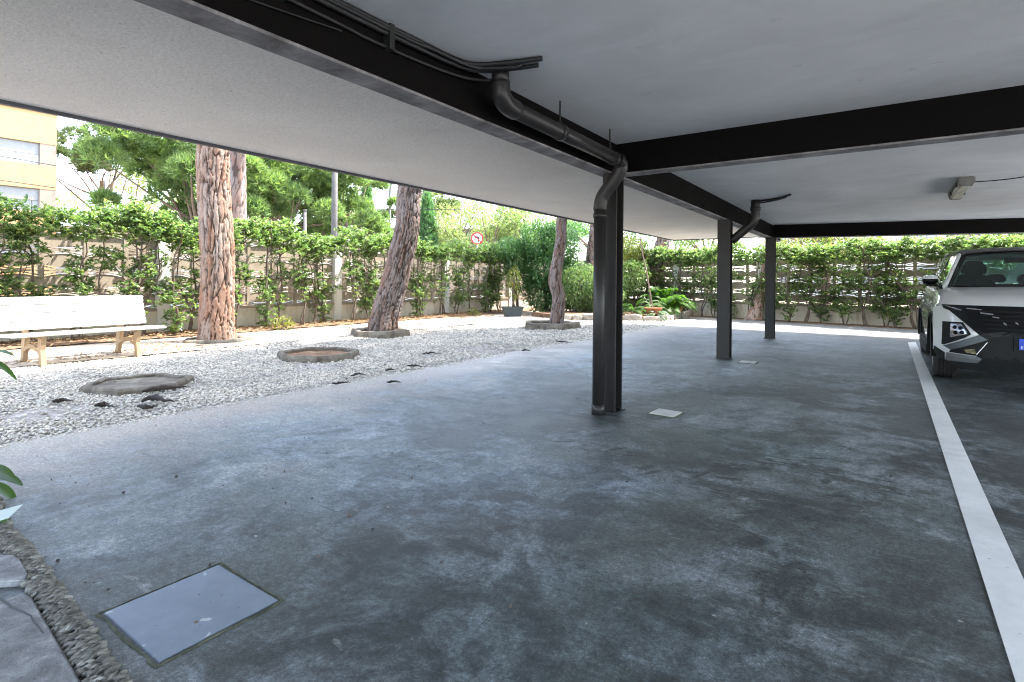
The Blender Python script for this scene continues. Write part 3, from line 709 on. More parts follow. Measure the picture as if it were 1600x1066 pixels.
# ------------------------------------------------------------------ small floor things
def hatch():
    t = thing('hatch_cover', 'rectangular blue grey steel hatch cover set in the floor near the pebble kerb', 'hatch cover', (-1.905, 0.895, 0))
    mb = MB(); mb.box(-0.2, 0.2, -0.185, 0.185, -0.03, 0.005); mb.build('plate', MT['hatch'], t, 0.002)
    m2_ = MB(); n = 40
    def loop(hx, hy, z, jit):
        P = []
        for s_ in range(4):
            for i in range(n):
                q = -1 + 2 * i / n
                p = [(q * hx, -hy), (hx, q * hy), (-q * hx, hy), (-hx, -q * hy)][s_]
                nrm_ = [(0, -1), (1, 0), (0, 1), (-1, 0)][s_]; d = jit * noise.noise(Vector((p[0] * 22, p[1] * 22, z * 9)))
                P.append((p[0] + nrm_[0] * d, p[1] + nrm_[1] * d, z))
        return P
    A, B, Cc = loop(0.2035, 0.1885, -0.02, 0.001), loop(0.209, 0.194, 0.004, 0.006), loop(0.216, 0.201, 0.001, 0.008)
    N = len(A); m2_.add(A + B + Cc, [(i, (i + 1) % N, N + (i + 1) % N, N + i) for i in range(N)] + [(N + i, N + (i + 1) % N, 2 * N + (i + 1) % N, 2 * N + i) for i in range(N)])
    m2_.build('mortar_rim', MT['mortar'], t)
hatch()
for (x, y, rz, lab) in ((-1.53, 4.50, -0.05, 'pale square drain cover on the floor beside the nearest column'), (-1.60, 8.10, 0.0, 'pale square drain cover on the floor beside the middle column')):
    t = thing('drain_cover', lab, 'drain cover', (x, y, 0), rz, 'pale square drain covers')
    mb = MB(); mb.box(-0.105, 0.105, -0.105, 0.105, -0.01, 0.012); mb.build('cover_plate', MT['tile'], t, 0.003)
    mb = MB()
    for q in (-0.105, 0.117): mb.box(-0.117, 0.117, q - 0.012, q, -0.01, 0.007)
    for q in (-0.105, 0.117): mb.box(q - 0.012, q, -0.104, 0.104, -0.01, 0.007)
    mb.build('rim', MT['mortar'], t)

# crumbs of pine cone and grit on the floor
n = 420
P = np.stack([rng.uniform(-4.5, 0.2, n), rng.uniform(0.6, 7.0, n), np.full(n, 0.005)], 1)
P[:150, 0] = rng.normal(-2.25, 0.75, 150); P[:150, 1] = np.abs(rng.normal(0.75, 0.75, 150)) + 0.72
S = rng.gamma(2.0, 0.0010, n) + 0.0018
V, Fc = stones(P, S, 0.7, 0.2)
tag(link('debris', np_mesh('debris', V, Fc), MT['crumb']), 'brown crumbs and grit scattered over the parking floor', 'debris', kind='stuff')

# pebble kerb and slabs in the near corner
kb = thing('pebble_kerb', 'low kerb of upright grey pebbles set in mortar beside the cracked slab', 'kerb', (-2.3, 0.6, 0))
kp = spline([(-4.3, 0.80, 0), (-3.6, 0.735, 0)] + [tuple(G(*q)) for q in ((4, 840), (30, 864), (66, 917), (110, 985), (163, 1066))] + [(-1.35, 0.565, 0), (-0.2, 0.50, 0)], 120)
mb = MB()
for i in range(len(kp) - 1):
    a_, b_ = Vector(kp[i]), Vector(kp[i + 1]); 
    nn = Vector((-(b_ - a_).y, (b_ - a_).x, 0)).normalized()
    o0 = Vector((-2.3, 0.6, 0))
    hw = 0.042
    mb.add([a_ - nn * hw - o0, a_ - nn * hw * .8 + Up * 0.006 - o0, a_ + nn * hw * .8 + Up * 0.006 - o0, a_ + nn * hw - o0, b_ - nn * hw - o0, b_ - nn * hw * .8 + Up * 0.006 - o0, b_ + nn * hw * .8 + Up * 0.006 - o0, b_ + nn * hw - o0], [(0, 1, 5, 4), (1, 2, 6, 5), (2, 3, 7, 6)])
mb.build('mortar_bed', MT['kerb_mortar'], kb)
pts, szs = [], []
n = 1800
q = rng.uniform(0, len(kp) - 1.01, n); i0 = q.astype(int); u = (q - i0)[:, None]
c = kp[i0] * (1 - u) + kp[i0 + 1] * u
off = rng.uniform(-0.036, 0.036, n)
P = np.stack([c[:, 0] - 2.3 * -1, c[:, 1] - 0.6 + off, 0.002 + 0.009 * (1 - (off / 0.055) ** 2)], 1)
S = rng.uniform(0.009, 0.016, n)
sc3 = np.stack([S * 0.38, S * 1.35, S * 0.8], 1)
tl = rng.normal(0, 0.35, n); cz, sz = np.cos(tl), np.sin(tl); zz = np.zeros(n); o1 = np.ones(n)
Rz = np.stack([cz, -sz, zz, sz, cz, zz, zz, zz, o1], 1).reshape(n, 3, 3)
V = np.einsum('nij,nkj->nki', Rz, IV[None] * (1 + 0.1 * rng.normal(size=(n, len(IV), 1))) * sc3[:, None, :]) + P[:, None, :]
Fs = (IF[None] + (np.arange(n) * len(IV))[:, None, None]).reshape(-1, 3)
link('pebbles', np_mesh('pebbles', V.reshape(-1, 3), Fs, True), MT['pebble'], kb)

def slab(name, label, poly, h, crack=None):
    t = thing(name, label, 'paving slab', (*np.mean(poly, 0), 0))
    cx, cy = np.mean(poly, 0)
    mb = MB(); mb.prism([(x - cx, y - cy) for x, y in poly], lambda x, y: (x, y, -0.02), lambda x, y: (x, y, h))
    mb.build('slab', MT['paver'], t, 0.006)
    if crack is not None:
        mb = MB()
        for i in range(len(crack) - 1):
            wd = 0.0035 * (1 - i / len(crack)) + 0.001
            (x0, y0), (x1, y1) = crack[i], crack[i + 1]
            mb.add([(x0 - cx, y0 - cy - wd, h + 0.0015), (x1 - cx, y1 - cy - wd, h + 0.0015), (x1 - cx, y1 - cy + wd, h + 0.0015), (x0 - cx, y0 - cy + wd, h + 0.0015)], [(0, 1, 2, 3)])
        mb.build('crack', MT['cable'], t)
def gp(u, v): p = G(u, v, 0.02); return (p.x, p.y)
cp = [gp(*p) for p in [(-10, 930), (12, 944), (18, 950), (26, 953), (38, 958), (48, 963), (53, 972), (60, 980), (68, 990)]]
slab('paving_slab', 'cracked bluish concrete slab inside the pebble kerb in the near corner', [gp(-40, 947), gp(0, 937), gp(38, 926), gp(50, 932), gp(88, 997), gp(128, 1066), (-1.55, 0.40), (-1.5, -0.3), (-2.9, -0.3)], 0.02, cp)
slab('paving_slab', 'smooth grey slab with rounded corner behind the cracked slab', [gp(-60, 872), gp(0, 866), (gp(22, 866)), gp(34, 874), gp(46, 896), gp(40, 907), gp(-40, 912), gp(-90, 912)], 0.02)

# leafy potted bits reaching in at the near left
def big_leaf(mb, base, d, L, W, fold=0.25, lobes=0):
    d = Vector(d).normalized(); s = d.cross(Up).normalized(); u = s.cross(d)
    n = 8; rows = []
    for i in range(n + 1):
        t = i / n; wv = W * math.sin(math.pi * min(1, t * 0.93 + 0.05)) ** 0.75
        if lobes: wv *= 1 + 0.25 * math.cos(t * lobes * 6.28)
        c = Vector(base) + d * L * t - Up * L * 0.35 * t * t
        rows.append([c - s * wv + u * wv * fold, c, c + s * wv + u * wv * fold])
    vs = [p for r in rows for p in r]
    mb.add(vs, [(3 * i + j, 3 * i + j + 1, 3 * i + j + 4, 3 * i + j + 3) for i in range(n) for j in range(2)], True)
LPO = Vector((-3.75, 0.72, 0))
lp = thing('leafy_plant', 'broad leaved green plant behind the kerb, leaf tips reaching in at left edge', 'plant', LPO)
mb = MB()
for k in range(5): mb.tube([(0.02 * k - 0.1, 0, 0), (0.02 * k - 0.14, 0.02, 0.3), (0.03 * k - 0.2, 0.05 * (k - 2), 0.55)], 0.006, 6)
mb.build('stems', MT['stem'], lp)
mb = MB()
def pt_on(u, v, y):
    r = ray(u, v) * 2.7; return Vector((r.x, r.y, H + r.z)) - LPO
for (u, v, du, dv, L, W) in ((-22, 745, 52, -6, 0.19, 0.035), (-25, 728, 48, 2, 0.17, 0.03), (-20, 755, 40, 14, 0.15, 0.035), (-25, 552, 52, -14, 0.17, 0.022), (-22, 560, 45, 16, 0.16, 0.022), (-24, 540, 40, -30, 0.13, 0.02), (-28, 560, 30, 40, 0.13, 0.02)):
    a_, b_ = pt_on(u, v, 0.80), pt_on(u + du, v + dv, 0.80)
    big_leaf(mb, a_, (b_ - a_) + Vector((0, 0.02 * random.uniform(-1, 1), 0)), L, W, 0.3)
for k in range(26):
    a_ = random.uniform(2.0, 4.6); e = random.uniform(0.0, 0.8)
    big_leaf(mb, (-0.3 + random.uniform(-0.1, 0.1), random.uniform(-0.12, 0.1), random.uniform(0.2, 0.6)), (math.cos(a_), math.sin(a_), e), random.uniform(0.1, 0.17), 0.03)
mb.build('leaves', MT['fern_leaf'], lp)
sp = thing('plastic_scrap', 'pale triangular scrap with green underside lying at the end of the pebble kerb', 'scrap', (-3.3, 0.77, 0))
a_, b_, c_, d_ = [G(u, v, z) - Vector((-3.3, 0.77, 0)) for u, v, z in ((-30, 806, 0.06), (35, 788, 0.075), (14, 808, 0.045), (-30, 822, 0.03))]
mb = MB(); mb.add([a_, b_, c_, d_] + [p - Up * 0.004 for p in (a_, b_, c_, d_)], [(0, 1, 2, 3), (7, 6, 5, 4), (0, 4, 5, 1), (1, 5, 6, 2), (2, 6, 7, 3), (3, 7, 4, 0)]); mb.build('sheet', MT['scrap'], sp)
mb = MB(); mb.add([d_ - Up * 0.005, c_ - Up * 0.006, c_ + Vector((-0.05, 0.0, -0.035)), d_ - Up * 0.035], [(0, 1, 2, 3)]); mb.build('underside', MT['bush_leaf'], sp)
# ------------------------------------------------------------------ stone rings and roots
def ring(name, label, cx, cy, r, h, wd, sides, rot, squash=1.0, jit=0.06, fill=None):
    t = thing(name, label, 'planter', (cx, cy, 0), rot)
    mb = MB(); n = sides * 7; rows = []
    for i in range(n):
        a_ = 2 * math.pi * i / n
        seg = math.pi / sides; loc = (a_ % (2 * seg)) - seg
        rr = r * math.cos(seg) / math.cos(loc)
        j = lambda k: jit * r * noise.noise(Vector((math.cos(a_) * 2.2, math.sin(a_) * 2.2, k + cx))) + 0.012 * noise.noise(Vector((a_ * 9, k * 3, cx)))
        prof = [(rr + 0.02, -0.06), (rr + 0.008, h * 0.55), (rr - 0.012, h * 0.93), (rr - wd * 0.35, h), (rr - wd * 0.8, h * 0.97), (rr - wd, h * 0.8), (rr - wd - 0.005, -0.06)]
        rows.append([((p + j(1)) * math.cos(a_), (p + j(1)) * math.sin(a_) * squash, z + (0.35 * j(5) if z > 0 else 0)) for p, z in prof])
    k = len(rows[0])
    mb.add([p for r_ in rows for p in r_], [(i * k + q, ((i + 1) % n) * k + q, ((i + 1) % n) * k + q + 1, i * k + q + 1) for i in range(n) for q in range(k - 1)])
    mb.build('stone_edge', MT['stone'], t)
    mb = MB(); mb.add([((r - wd * .9) * math.cos(2 * math.pi * i / 24), (r - wd * .9) * math.sin(2 * math.pi * i / 24) * squash, h * 0.38) for i in range(24)], [tuple(range(24))])
    mb.build('soil_fill', fill or MT['soil'], t)
    return t
ring('planter_ring', 'empty low stone ring in the gravel with dark roots lying beside it', -6.32, 2.42, 0.50, 0.055, 0.065, 6, 0.3, 0.95, fill=MT['stone'])
ring('planter_ring', 'empty stone ring in the gravel with high back rim, nearest the leaning pine', -6.68, 4.83, 0.58, 0.085, 0.07, 7, 0.2, 0.95)
ring('planter_ring', 'stone ring round the foot of the leaning pine', -8.35, 7.45, 0.60, 0.13, 0.13, 6, 0.55, 1.0, fill=MT['stone'])
ring('planter_ring', 'stone ring round the foot of the slim wavy pine', -6.62, 11.2, 0.72, 0.15, 0.14, 5, 0.6, 1.0, fill=MT['stone'])
ring('planter_ring', 'low sunlit stone ring round the foot of the big red pine', -9.75, 4.95, 0.56, 0.06, 0.12, 7, 0.1, 1.0, fill=MT['sand'])

def root(label, pts, rad):
    x0, y0 = pts[0][0], pts[0][1]
    P = spline([(x - x0, y - y0, z) for x, y, z in pts], 26)
    for i, p in enumerate(P): p[2] += 0.012 * noise.noise(Vector((i * 0.5, x0, 0))); p[0] += 0.01 * noise.noise(Vector((i * 0.6, y0, 3)))
    mb = MB(); k = len(P)
    mb.tube(P, [rad * (1 - 0.75 * abs(2 * i / (k - 1) - 0.7)) * (1 + 0.25 * noise.noise(Vector((i * 0.9, x0, 7)))) for i in range(k)], 8)
    o = mb.build('tree_root', MT['root']); o.location = (x0, y0, 0)
    tag(o, label, 'root', 'dark roots and bark pieces on the gravel')
def rg_(u, v, z=0.03): p = G(u, v, z); return (p.x, p.y, z)
root('thick dark root curving along the front of the empty ring nearest the bench', [rg_(222, 612), rg_(250, 606, .045), rg_(275, 605, .045), rg_(297, 604)], 0.026)
root('thick dark root lying in the gravel in front of the curved root', [rg_(222, 626), rg_(240, 621, .05), rg_(258, 625, .045), rg_(278, 627)], 0.026)
for pts in ([(82, 628), (100, 625), (116, 627)], [(148, 634), (165, 632), (180, 636)], [(215, 634), (232, 636), (246, 634)]):
    root('small dark twig half sunk in the gravel below the nearest empty ring', [rg_(*p) for p in pts], 0.02)
for pts in ([(548, 588), (560, 584), (576, 587)], [(636, 572), (648, 571), (662, 573)], [(660, 553), (676, 551), (692, 553)], [(602, 579), (610, 577), (618, 578)], [(868, 533), (880, 534), (896, 536)], [(815, 548), (822, 547), (830, 549)], [(605, 598), (616, 596), (628, 598)], [(520, 600), (535, 598), (550, 597)]):
    root('dark flake of bark or root lying on the gravel beyond the second empty ring', [rg_(*p) for p in pts], 0.013)
mb_ = None

# ------------------------------------------------------------------ pines
def trunk(pts, seed, nu=72, nv=220, plate=(0.075, 0.20), depth=0.03, mat=None, name='trunk', parent=None):
    """pts: (x, y, z, r) relative to the tree's foot; bark plates are raised in the mesh"""
    rg = np.random.default_rng(seed)
    S = spline(pts, nv); rm = float(np.mean(S[:, 3])); circ = 2 * math.pi * rm
    cum = np.concatenate([[0], np.cumsum(np.linalg.norm(np.diff(S[:, :3], axis=0), axis=1))]); L = cum[-1]
    npl = int(circ * L / (plate[0] * plate[1]))
    ps = np.stack([rg.uniform(0, circ, npl), rg.uniform(-plate[1], L + plate[1], npl)], 1); val = rg.random(npl)
    ps3 = np.concatenate([ps, ps + [circ, 0], ps - [circ, 0]]); v3 = np.concatenate([val] * 3)
    th = np.linspace(0, 2 * math.pi, nu, endpoint=False)
    V = np.zeros((nv, nu, 3)); C = np.zeros((nv, nu, 3))
    for i in range(nv):
        s = th / (2 * math.pi) * circ
        wig = np.array([noise.noise(Vector((math.cos(a_) * 3, math.sin(a_) * 3, cum[i] * 5 + seed))) + .5 * noise.noise(Vector((math.cos(a_) * 7, math.sin(a_) * 7, cum[i] * 14 + seed))) for a_ in th])
        dx = (s[:, None] + 0.022 * wig[:, None] - ps3[None, :, 0]) / plate[0]; dz = (cum[i] + 0.10 * wig[:, None] - ps3[None, :, 1]) / plate[1]
        d = np.sqrt(dx * dx + dz * dz); ix = np.argpartition(d, 1, axis=1)[:, :2]
        d2 = np.take_along_axis(d, ix, 1); o = np.argsort(d2, 1); d2 = np.take_along_axis(d2, o, 1); i1 = np.take_along_axis(ix, o, 1)[:, 0]
        e = np.clip((d2[:, 1] - d2[:, 0]) / 0.24, 0, 1); fur = 1 - e * e * (3 - 2 * e)
        r = S[i, 3] * (1 + 0.05 * wig) + depth * (0.35 + 0.3 * v3[i1] - fur)
        t = S[min(i + 1, nv - 1), :3] - S[max(i - 1, 0), :3]; t /= np.linalg.norm(t)
        ux = np.cross([0, 1, 0], t); ux /= np.linalg.norm(ux); uy = np.cross(t, ux)
        V[i] = S[i, :3] + r[:, None] * (np.cos(th)[:, None] * ux + np.sin(th)[:, None] * uy)
        C[i, :, 0] = v3[i1]; C[i, :, 1] = fur
    f = [(i * nu + j, i * nu + (j + 1) % nu, (i + 1) * nu + (j + 1) % nu, (i + 1) * nu + j) for i in range(nv - 1) for j in range(nu)]
    me = np_mesh(name, V, f, True)
    at = me.attributes.new('bark', 'FLOAT_VECTOR', 'POINT'); at.data.foreach_set('vector', C.astype(np.float32).ravel())
    return link(name, me, mat, parent)

def limbs_mesh(lst):
    mb = MB()
    for pts, r0, r1 in lst:
        P = spline(pts, 10); mb.tube(P, [r0 + (r1 - r0) * i / 9 for i in range(10)], 8)
    return mb

def crown_pine(t, top, spread, zlo, zhi, nclump, tuft_n, size, blades, width, mat, seed, flat=0.55, limbs=True, fork=None, clump=0.30):
    rs = np.random.default_rng(seed); rr = random.Random(seed)
    top = np.array(top); lst = []; C, N = [], []
    for k in range(nclump):
        a_ = rr.uniform(0, 6.283); q = math.sqrt(rr.uniform(0.04, 1.0)); zz = rr.uniform(zlo, zhi)
        shrink = math.sqrt(max(0.1, 1 - ((zz - (zlo * .7 + zhi * .3)) / max(0.1, (zhi - zlo) * 0.95)) ** 2))
        c = np.array([top[0] + math.cos(a_) * spread * q * shrink, top[1] + math.sin(a_) * spread * q * shrink, zz])
        rad = rr.uniform(0.4, 1.15) * spread * clump
        d = unit(tuft_n); d[:, 2] = np.where(d[:, 2] < -0.35, -d[:, 2], d[:, 2])
        p = c + d * rad * np.array([1, 1, flat]) * (rs.uniform(0.35, 1.0, (tuft_n, 1)) ** 0.6)
        C.append(p); nn = d * 0.8 + np.array([0, 0, 0.55]); N.append(nn / np.linalg.norm(nn, axis=1, keepdims=True))
        st = np.array([top[0], top[1], min(top[2], zz - 0.2) - rr.uniform(0.0, 0.25) * (zhi - zlo)])
        if fork is not None: st = np.array(fork) * rr.uniform(.62, 1.05) + np.array([0, 0, rr.uniform(-.1, .1)])
        mid = st * 0.45 + c * 0.55 + np.array([rr.uniform(-.3, .3), rr.uniform(-.3, .3), rr.uniform(-0.5, 0.1)])
        lst.append(([st, mid, c], 0.04 + 0.01 * spread, 0.014))
    V, Fc = tufts(np.concatenate(C), np.concatenate(N), size, blades, width)
    link('crown', np_mesh('crown', V, Fc), mat, t)
    if limbs: limbs_mesh(lst[::2]).build('limbs', MT['bark_plain'], t)
MT['bark_plain'] = simple('limb_bark', (0.16, 0.115, 0.09), (0.23, 0.16, 0.12), rough=0.9, bump=0.5, bscale=30, bdist=0.01)

def garden_pine(label, foot, pts, seed, mat, crown, plate=(0.075, 0.2), depth=0.03, nu=72, nv=220):
    t = thing('pine_tree', label, 'pine tree', foot, 0)
    trunk(pts, seed, nu, nv, plate, depth, MT[mat], 'trunk', t)
    if crown:
        tx, ty, tz, _ = pts[-1]
        crown_pine(t, (tx, ty, tz), crown[0], crown[1], crown[2], crown[3], 70, 0.30, 10, 0.03, MT['needle'], seed)
    return t
garden_pine('big straight pine with red plated bark lit white along one side, beside the bench', (-9.78, 4.96, 0),
    [(0, 0, -0.15, .34), (0, 0, 0.12, .285), (-.01, 0, .5, .262), (0, 0, 1.5, .25), (-.06, -.05, 2.7, .245), (-.07, -.05, 3.6, .24), (-0.1, 0, 6, .20), (0, .1, 8.3, .14)], 3, 'bark_red', (2.0, 9.0, 10.4, 10), (0.048, 0.42), 0.042, 128, 300)
garden_pine('leaning dark pine curving up from a stone ring beyond the gravel', (-8.50, 7.68, 0),
    [(0, 0, -0.15, .34), (-.02, 0, .10, .30), (.02, .04, .45, .27), (.13, .12, .95, .255), (.26, .2, 1.55, .245), (.38, .27, 2.2, .235), (.43, .31, 3.1, .22), (.9, .5, 4.5, .19), (2.4, 1.0, 7.2, .12)], 4, 'bark_grey', (1.2, 6.8, 8.6, 7), (0.042, 0.4), 0.038, 120, 300)
garden_pine('slim wavy pine with grey plated bark in the stone ring before the dark bush', (-6.75, 11.72, 0),
    [(0, 0, -0.15, .24), (0, 0, .1, .175), (.02, .02, .4, .155), (.03, .03, .75, .15), (-.04, -.03, 1.15, .15), (.02, .02, 1.7, .135), (.07, .06, 2.2, .125), (.09, .07, 2.7, .12), (.3, .3, 4.5, .11), (.7, .9, 7.5, .08)], 5, 'bark_grey', (1.9, 7.0, 9.0, 13), (0.036, 0.3), 0.026, 84, 260)
garden_pine('narrow pine trunk partly hidden behind the nearest column', (-8.72, 17.25, 0),
    [(0, 0, -.1, .20), (.02, 0, 1.2, .165), (.12, .1, 2.3, .15), (.2, .15, 3.2, .14), (.4, .3, 7, .10)], 6, 'bark_grey', (2.6, 6.6, 8.6, 12), (0.07, 0.2), 0.025, 48, 150)
garden_pine('thick pale pine rising behind the fern and terracotta pots', (-6.95, 19.0, 0),
    [(0, 0, -.1, .30), (.02, 0, .5, .28), (0.05, .03, 1.4, .26), (.2, .15, 2.3, .235), (.32, .22, 3.2, .22), (.5, .3, 7.5, .14)], 7, 'bark_grey', (3.0, 7.2, 9.4, 14), (0.10, 0.26), 0.035, 60, 160)
garden_pine('slanting red pine stump leaning against the white pillar of the back fence', (-3.32, 17.82, 0),
    [(-.05, 0, -.1, .30), (0, 0, .12, .22), (.08, .03, .5, .16), (.17, .05, 1.0, .12), (.26, .06, 1.6, .095), (.35, .08, 2.4, .08), (.5, .1, 3.4, .06)], 8, 'bark_red', None, (0.055, 0.3), 0.02, 48, 140)

# ------------------------------------------------------------------ bench
def bench():
    t = thing('park_bench', 'long white slatted bench on tan legs standing in the sun at the left', 'bench', (-8.95, 2.72, 0), math.atan2(0.30, 1.75) * 0.55)
    L0, L1 = -0.84, 0.92
    for k in range(4):
        x = 0.33 - k * 0.118
        mb = MB(); mb.box(x - 0.052, x + 0.052, L0, L1, 0.375 - 0.004 * k, 0.405 - 0.004 * k); mb.build('seat_slat', MT['white_plastic'], t, 0.012)
    for k in range(4):
        z = 0.475 + k * 0.107; x = -0.155 - 0.03 * k
        m = Matrix.Translation((x, 0, z)) @ Matrix.Rotation(R(-14), 4, 'Y')
        mb = MB(); mb.box(-0.014, 0.014, L0 - 0.02, L1 - 0.02, -0.0495, 0.0495, m); mb.build('back_slat', MT['white_plastic'], t, 0.011)
    for y in (-0.52, 0.56):
        mb = MB(); w_ = 0.026
        def leg(P, wd):
            P = [Vector(p) for p in P]
            for i in range(len(P) - 1): mb.bar(Vector((P[i].x, y, P[i].z)), Vector((P[i + 1].x, y, P[i + 1].z)), 0.07, wd, (0, 1, 0.001))
        def rib(poly):
            mb.prism(poly, lambda x, z: (x, y - w_, z), lambda x, z: (x, y + w_, z))
        rib([(0.30, 0.0), (0.37, 0.0), (0.33, 0.20), (0.36, 0.37), (0.26, 0.37), (0.25, 0.20)])
        rib([(-0.26, 0.0), (-0.19, 0.0), (-0.14, 0.20), (-0.10, 0.37), (-0.21, 0.37), (-0.22, 0.2)])
        rib([(-0.15, 0.20), (-0.02, 0.255), (0.12, 0.255), (0.26, 0.20), (0.25, 0.16), (0.14, 0.205), (-0.03, 0.205), (-0.16, 0.15)])
        rib([(-0.21, 0.345), (0.36, 0.345), (0.36, 0.3745), (-0.21, 0.3745)])
        rib([(-0.205, 0.36), (-0.145, 0.36), (-0.255, 0.80), (-0.29, 0.80)])
        mb.build('leg_frame', MT['bench_leg'], t)
    return t
bench()

# ------------------------------------------------------------------ fences of openwork concrete blocks
def cell_mesh(w_=0.60, h_=0.36, dpt=0.075):
    """one openwork block: solid eye in the middle, a curved slat above and below, flat rails and a post"""
    mb = MB(); n = 12
    xs = np.linspace(0.035, w_ - 0.035, n + 1)
    bow = lambda x: math.sin(math.pi * (x - 0.035) / (w_ - 0.07))
    def strip(lo, hi, y0, y1):
        P = [(x, lo(x)) for x in xs] + [(x, hi(x)) for x in reversed(xs)]
        for i in range(n):
            q = [(xs[i], lo(xs[i])), (xs[i + 1], lo(xs[i + 1])), (xs[i + 1], hi(xs[i + 1])), (xs[i], hi(xs[i]))]
            vs = [(x, y0, z) for x, z in q] + [(x, y1, z) for x, z in q]
            fs = [(0, 1, 2, 3), (7, 6, 5, 4), (0, 4, 5, 1), (2, 6, 7, 3)]
            if i == 0: fs.append((3, 7, 4, 0))
            if i == n - 1: fs.append((1, 5, 6, 2))
            mb.add(vs, fs)
    c = h_ / 2
    strip(lambda x: c - 0.072 - 0.050 * bow(x), lambda x: c + 0.072 + 0.050 * bow(x), -0.022, 0.022)
    strip(lambda x: c + 0.094 + 0.050 * bow(x), lambda x: c + 0.116 + 0.0475 * bow(x), -dpt / 2, dpt / 2)
    strip(lambda x: c - 0.116 - 0.0475 * bow(x), lambda x: c - 0.094 - 0.050 * bow(x), -dpt / 2, dpt / 2)
    mb.box(0.0351, w_ - 0.0351, -dpt / 2 - 0.002, dpt / 2 + 0.002, 0, 0.016); mb.box(0.0351, w_ - 0.0351, -dpt / 2 - 0.002, dpt / 2 + 0.002, h_ - 0.016, h_)
    mb.box(0, 0.035, -dpt / 2 - 0.006, dpt / 2 + 0.006, 0, h_); mb.box(w_ - 0.035, w_, -dpt / 2 - 0.006, dpt / 2 + 0.006, 0, h_)
    return mb
cellV = cell_mesh()
def fence(label, p0, p1, pillars, z0=0.50, rows=4):
    p0, p1 = Vector(p0), Vector(p1); d = p1 - p0; L = d.length
    t = thing('block_fence', label, 'fence', p0, math.atan2(d.y, d.x))
    mb = MB(); mb.box(0, L, -0.09, 0.09, -0.1, z0 - 0.055); mb.build('base_wall', MT['fence_wall'], t)
    mb = MB(); mb.box(0, L, -0.115, 0.115, z0 - 0.055, z0); mb.build('ledge', MT['ledge'], t)
    ht = z0 + rows * 0.36
    mb = MB(); mb.box(0, L, -0.075, 0.075, ht, ht + 0.05); mb.build('coping', MT['fence_block'], t)
    xs = sorted(pillars); edges = [0] + xs + [L]
    for i, x in enumerate(xs):
        mb = MB(); pw = 0.14 if 'left' in label or True else 0.2
        wd = 0.30 if (i == WIDE.get(label)) else 0.12
        mb.box(x - wd, x + wd, -0.125, 0.125, -0.1, ht + 0.10); mb.build('pillar', MT['pillar'], t, 0.01)
    for a_, b_ in zip(edges[:-1], edges[1:]):
        k = max(1, round((b_ - a_) / 0.6)); sx = (b_ - a_) / k / 0.6
        mb = MB()
        for i in range(k):
            for r_ in range(rows):
                mb.add([(a_ + i * (b_ - a_) / k + x * sx, y, z0 + r_ * 0.36 + z) for x, y, z in cellV.v], cellV.f)
        mb.build('block_panel', MT['fence_block'], t)
    return t
LF = 'sunlit openwork concrete block fence along the street side, behind the bench'
BF = 'openwork concrete block fence across the back of the yard, behind the columns'
WIDE = {BF: 2}
fence(LF, (-12.06, -6.0, 0), (-12.06, 19.9, 0), [3.3, 7.2, 11.0, 15.2, 19.5, 23.2])
BD = Vector((13.0, -2.92, 0)).normalized()
B0 = Vector((-11.9, 20.25, 0))
fence(BF, B0, B0 + BD * 18.5, [3.0, 6.0, 9.05, 13.4, 16.2])

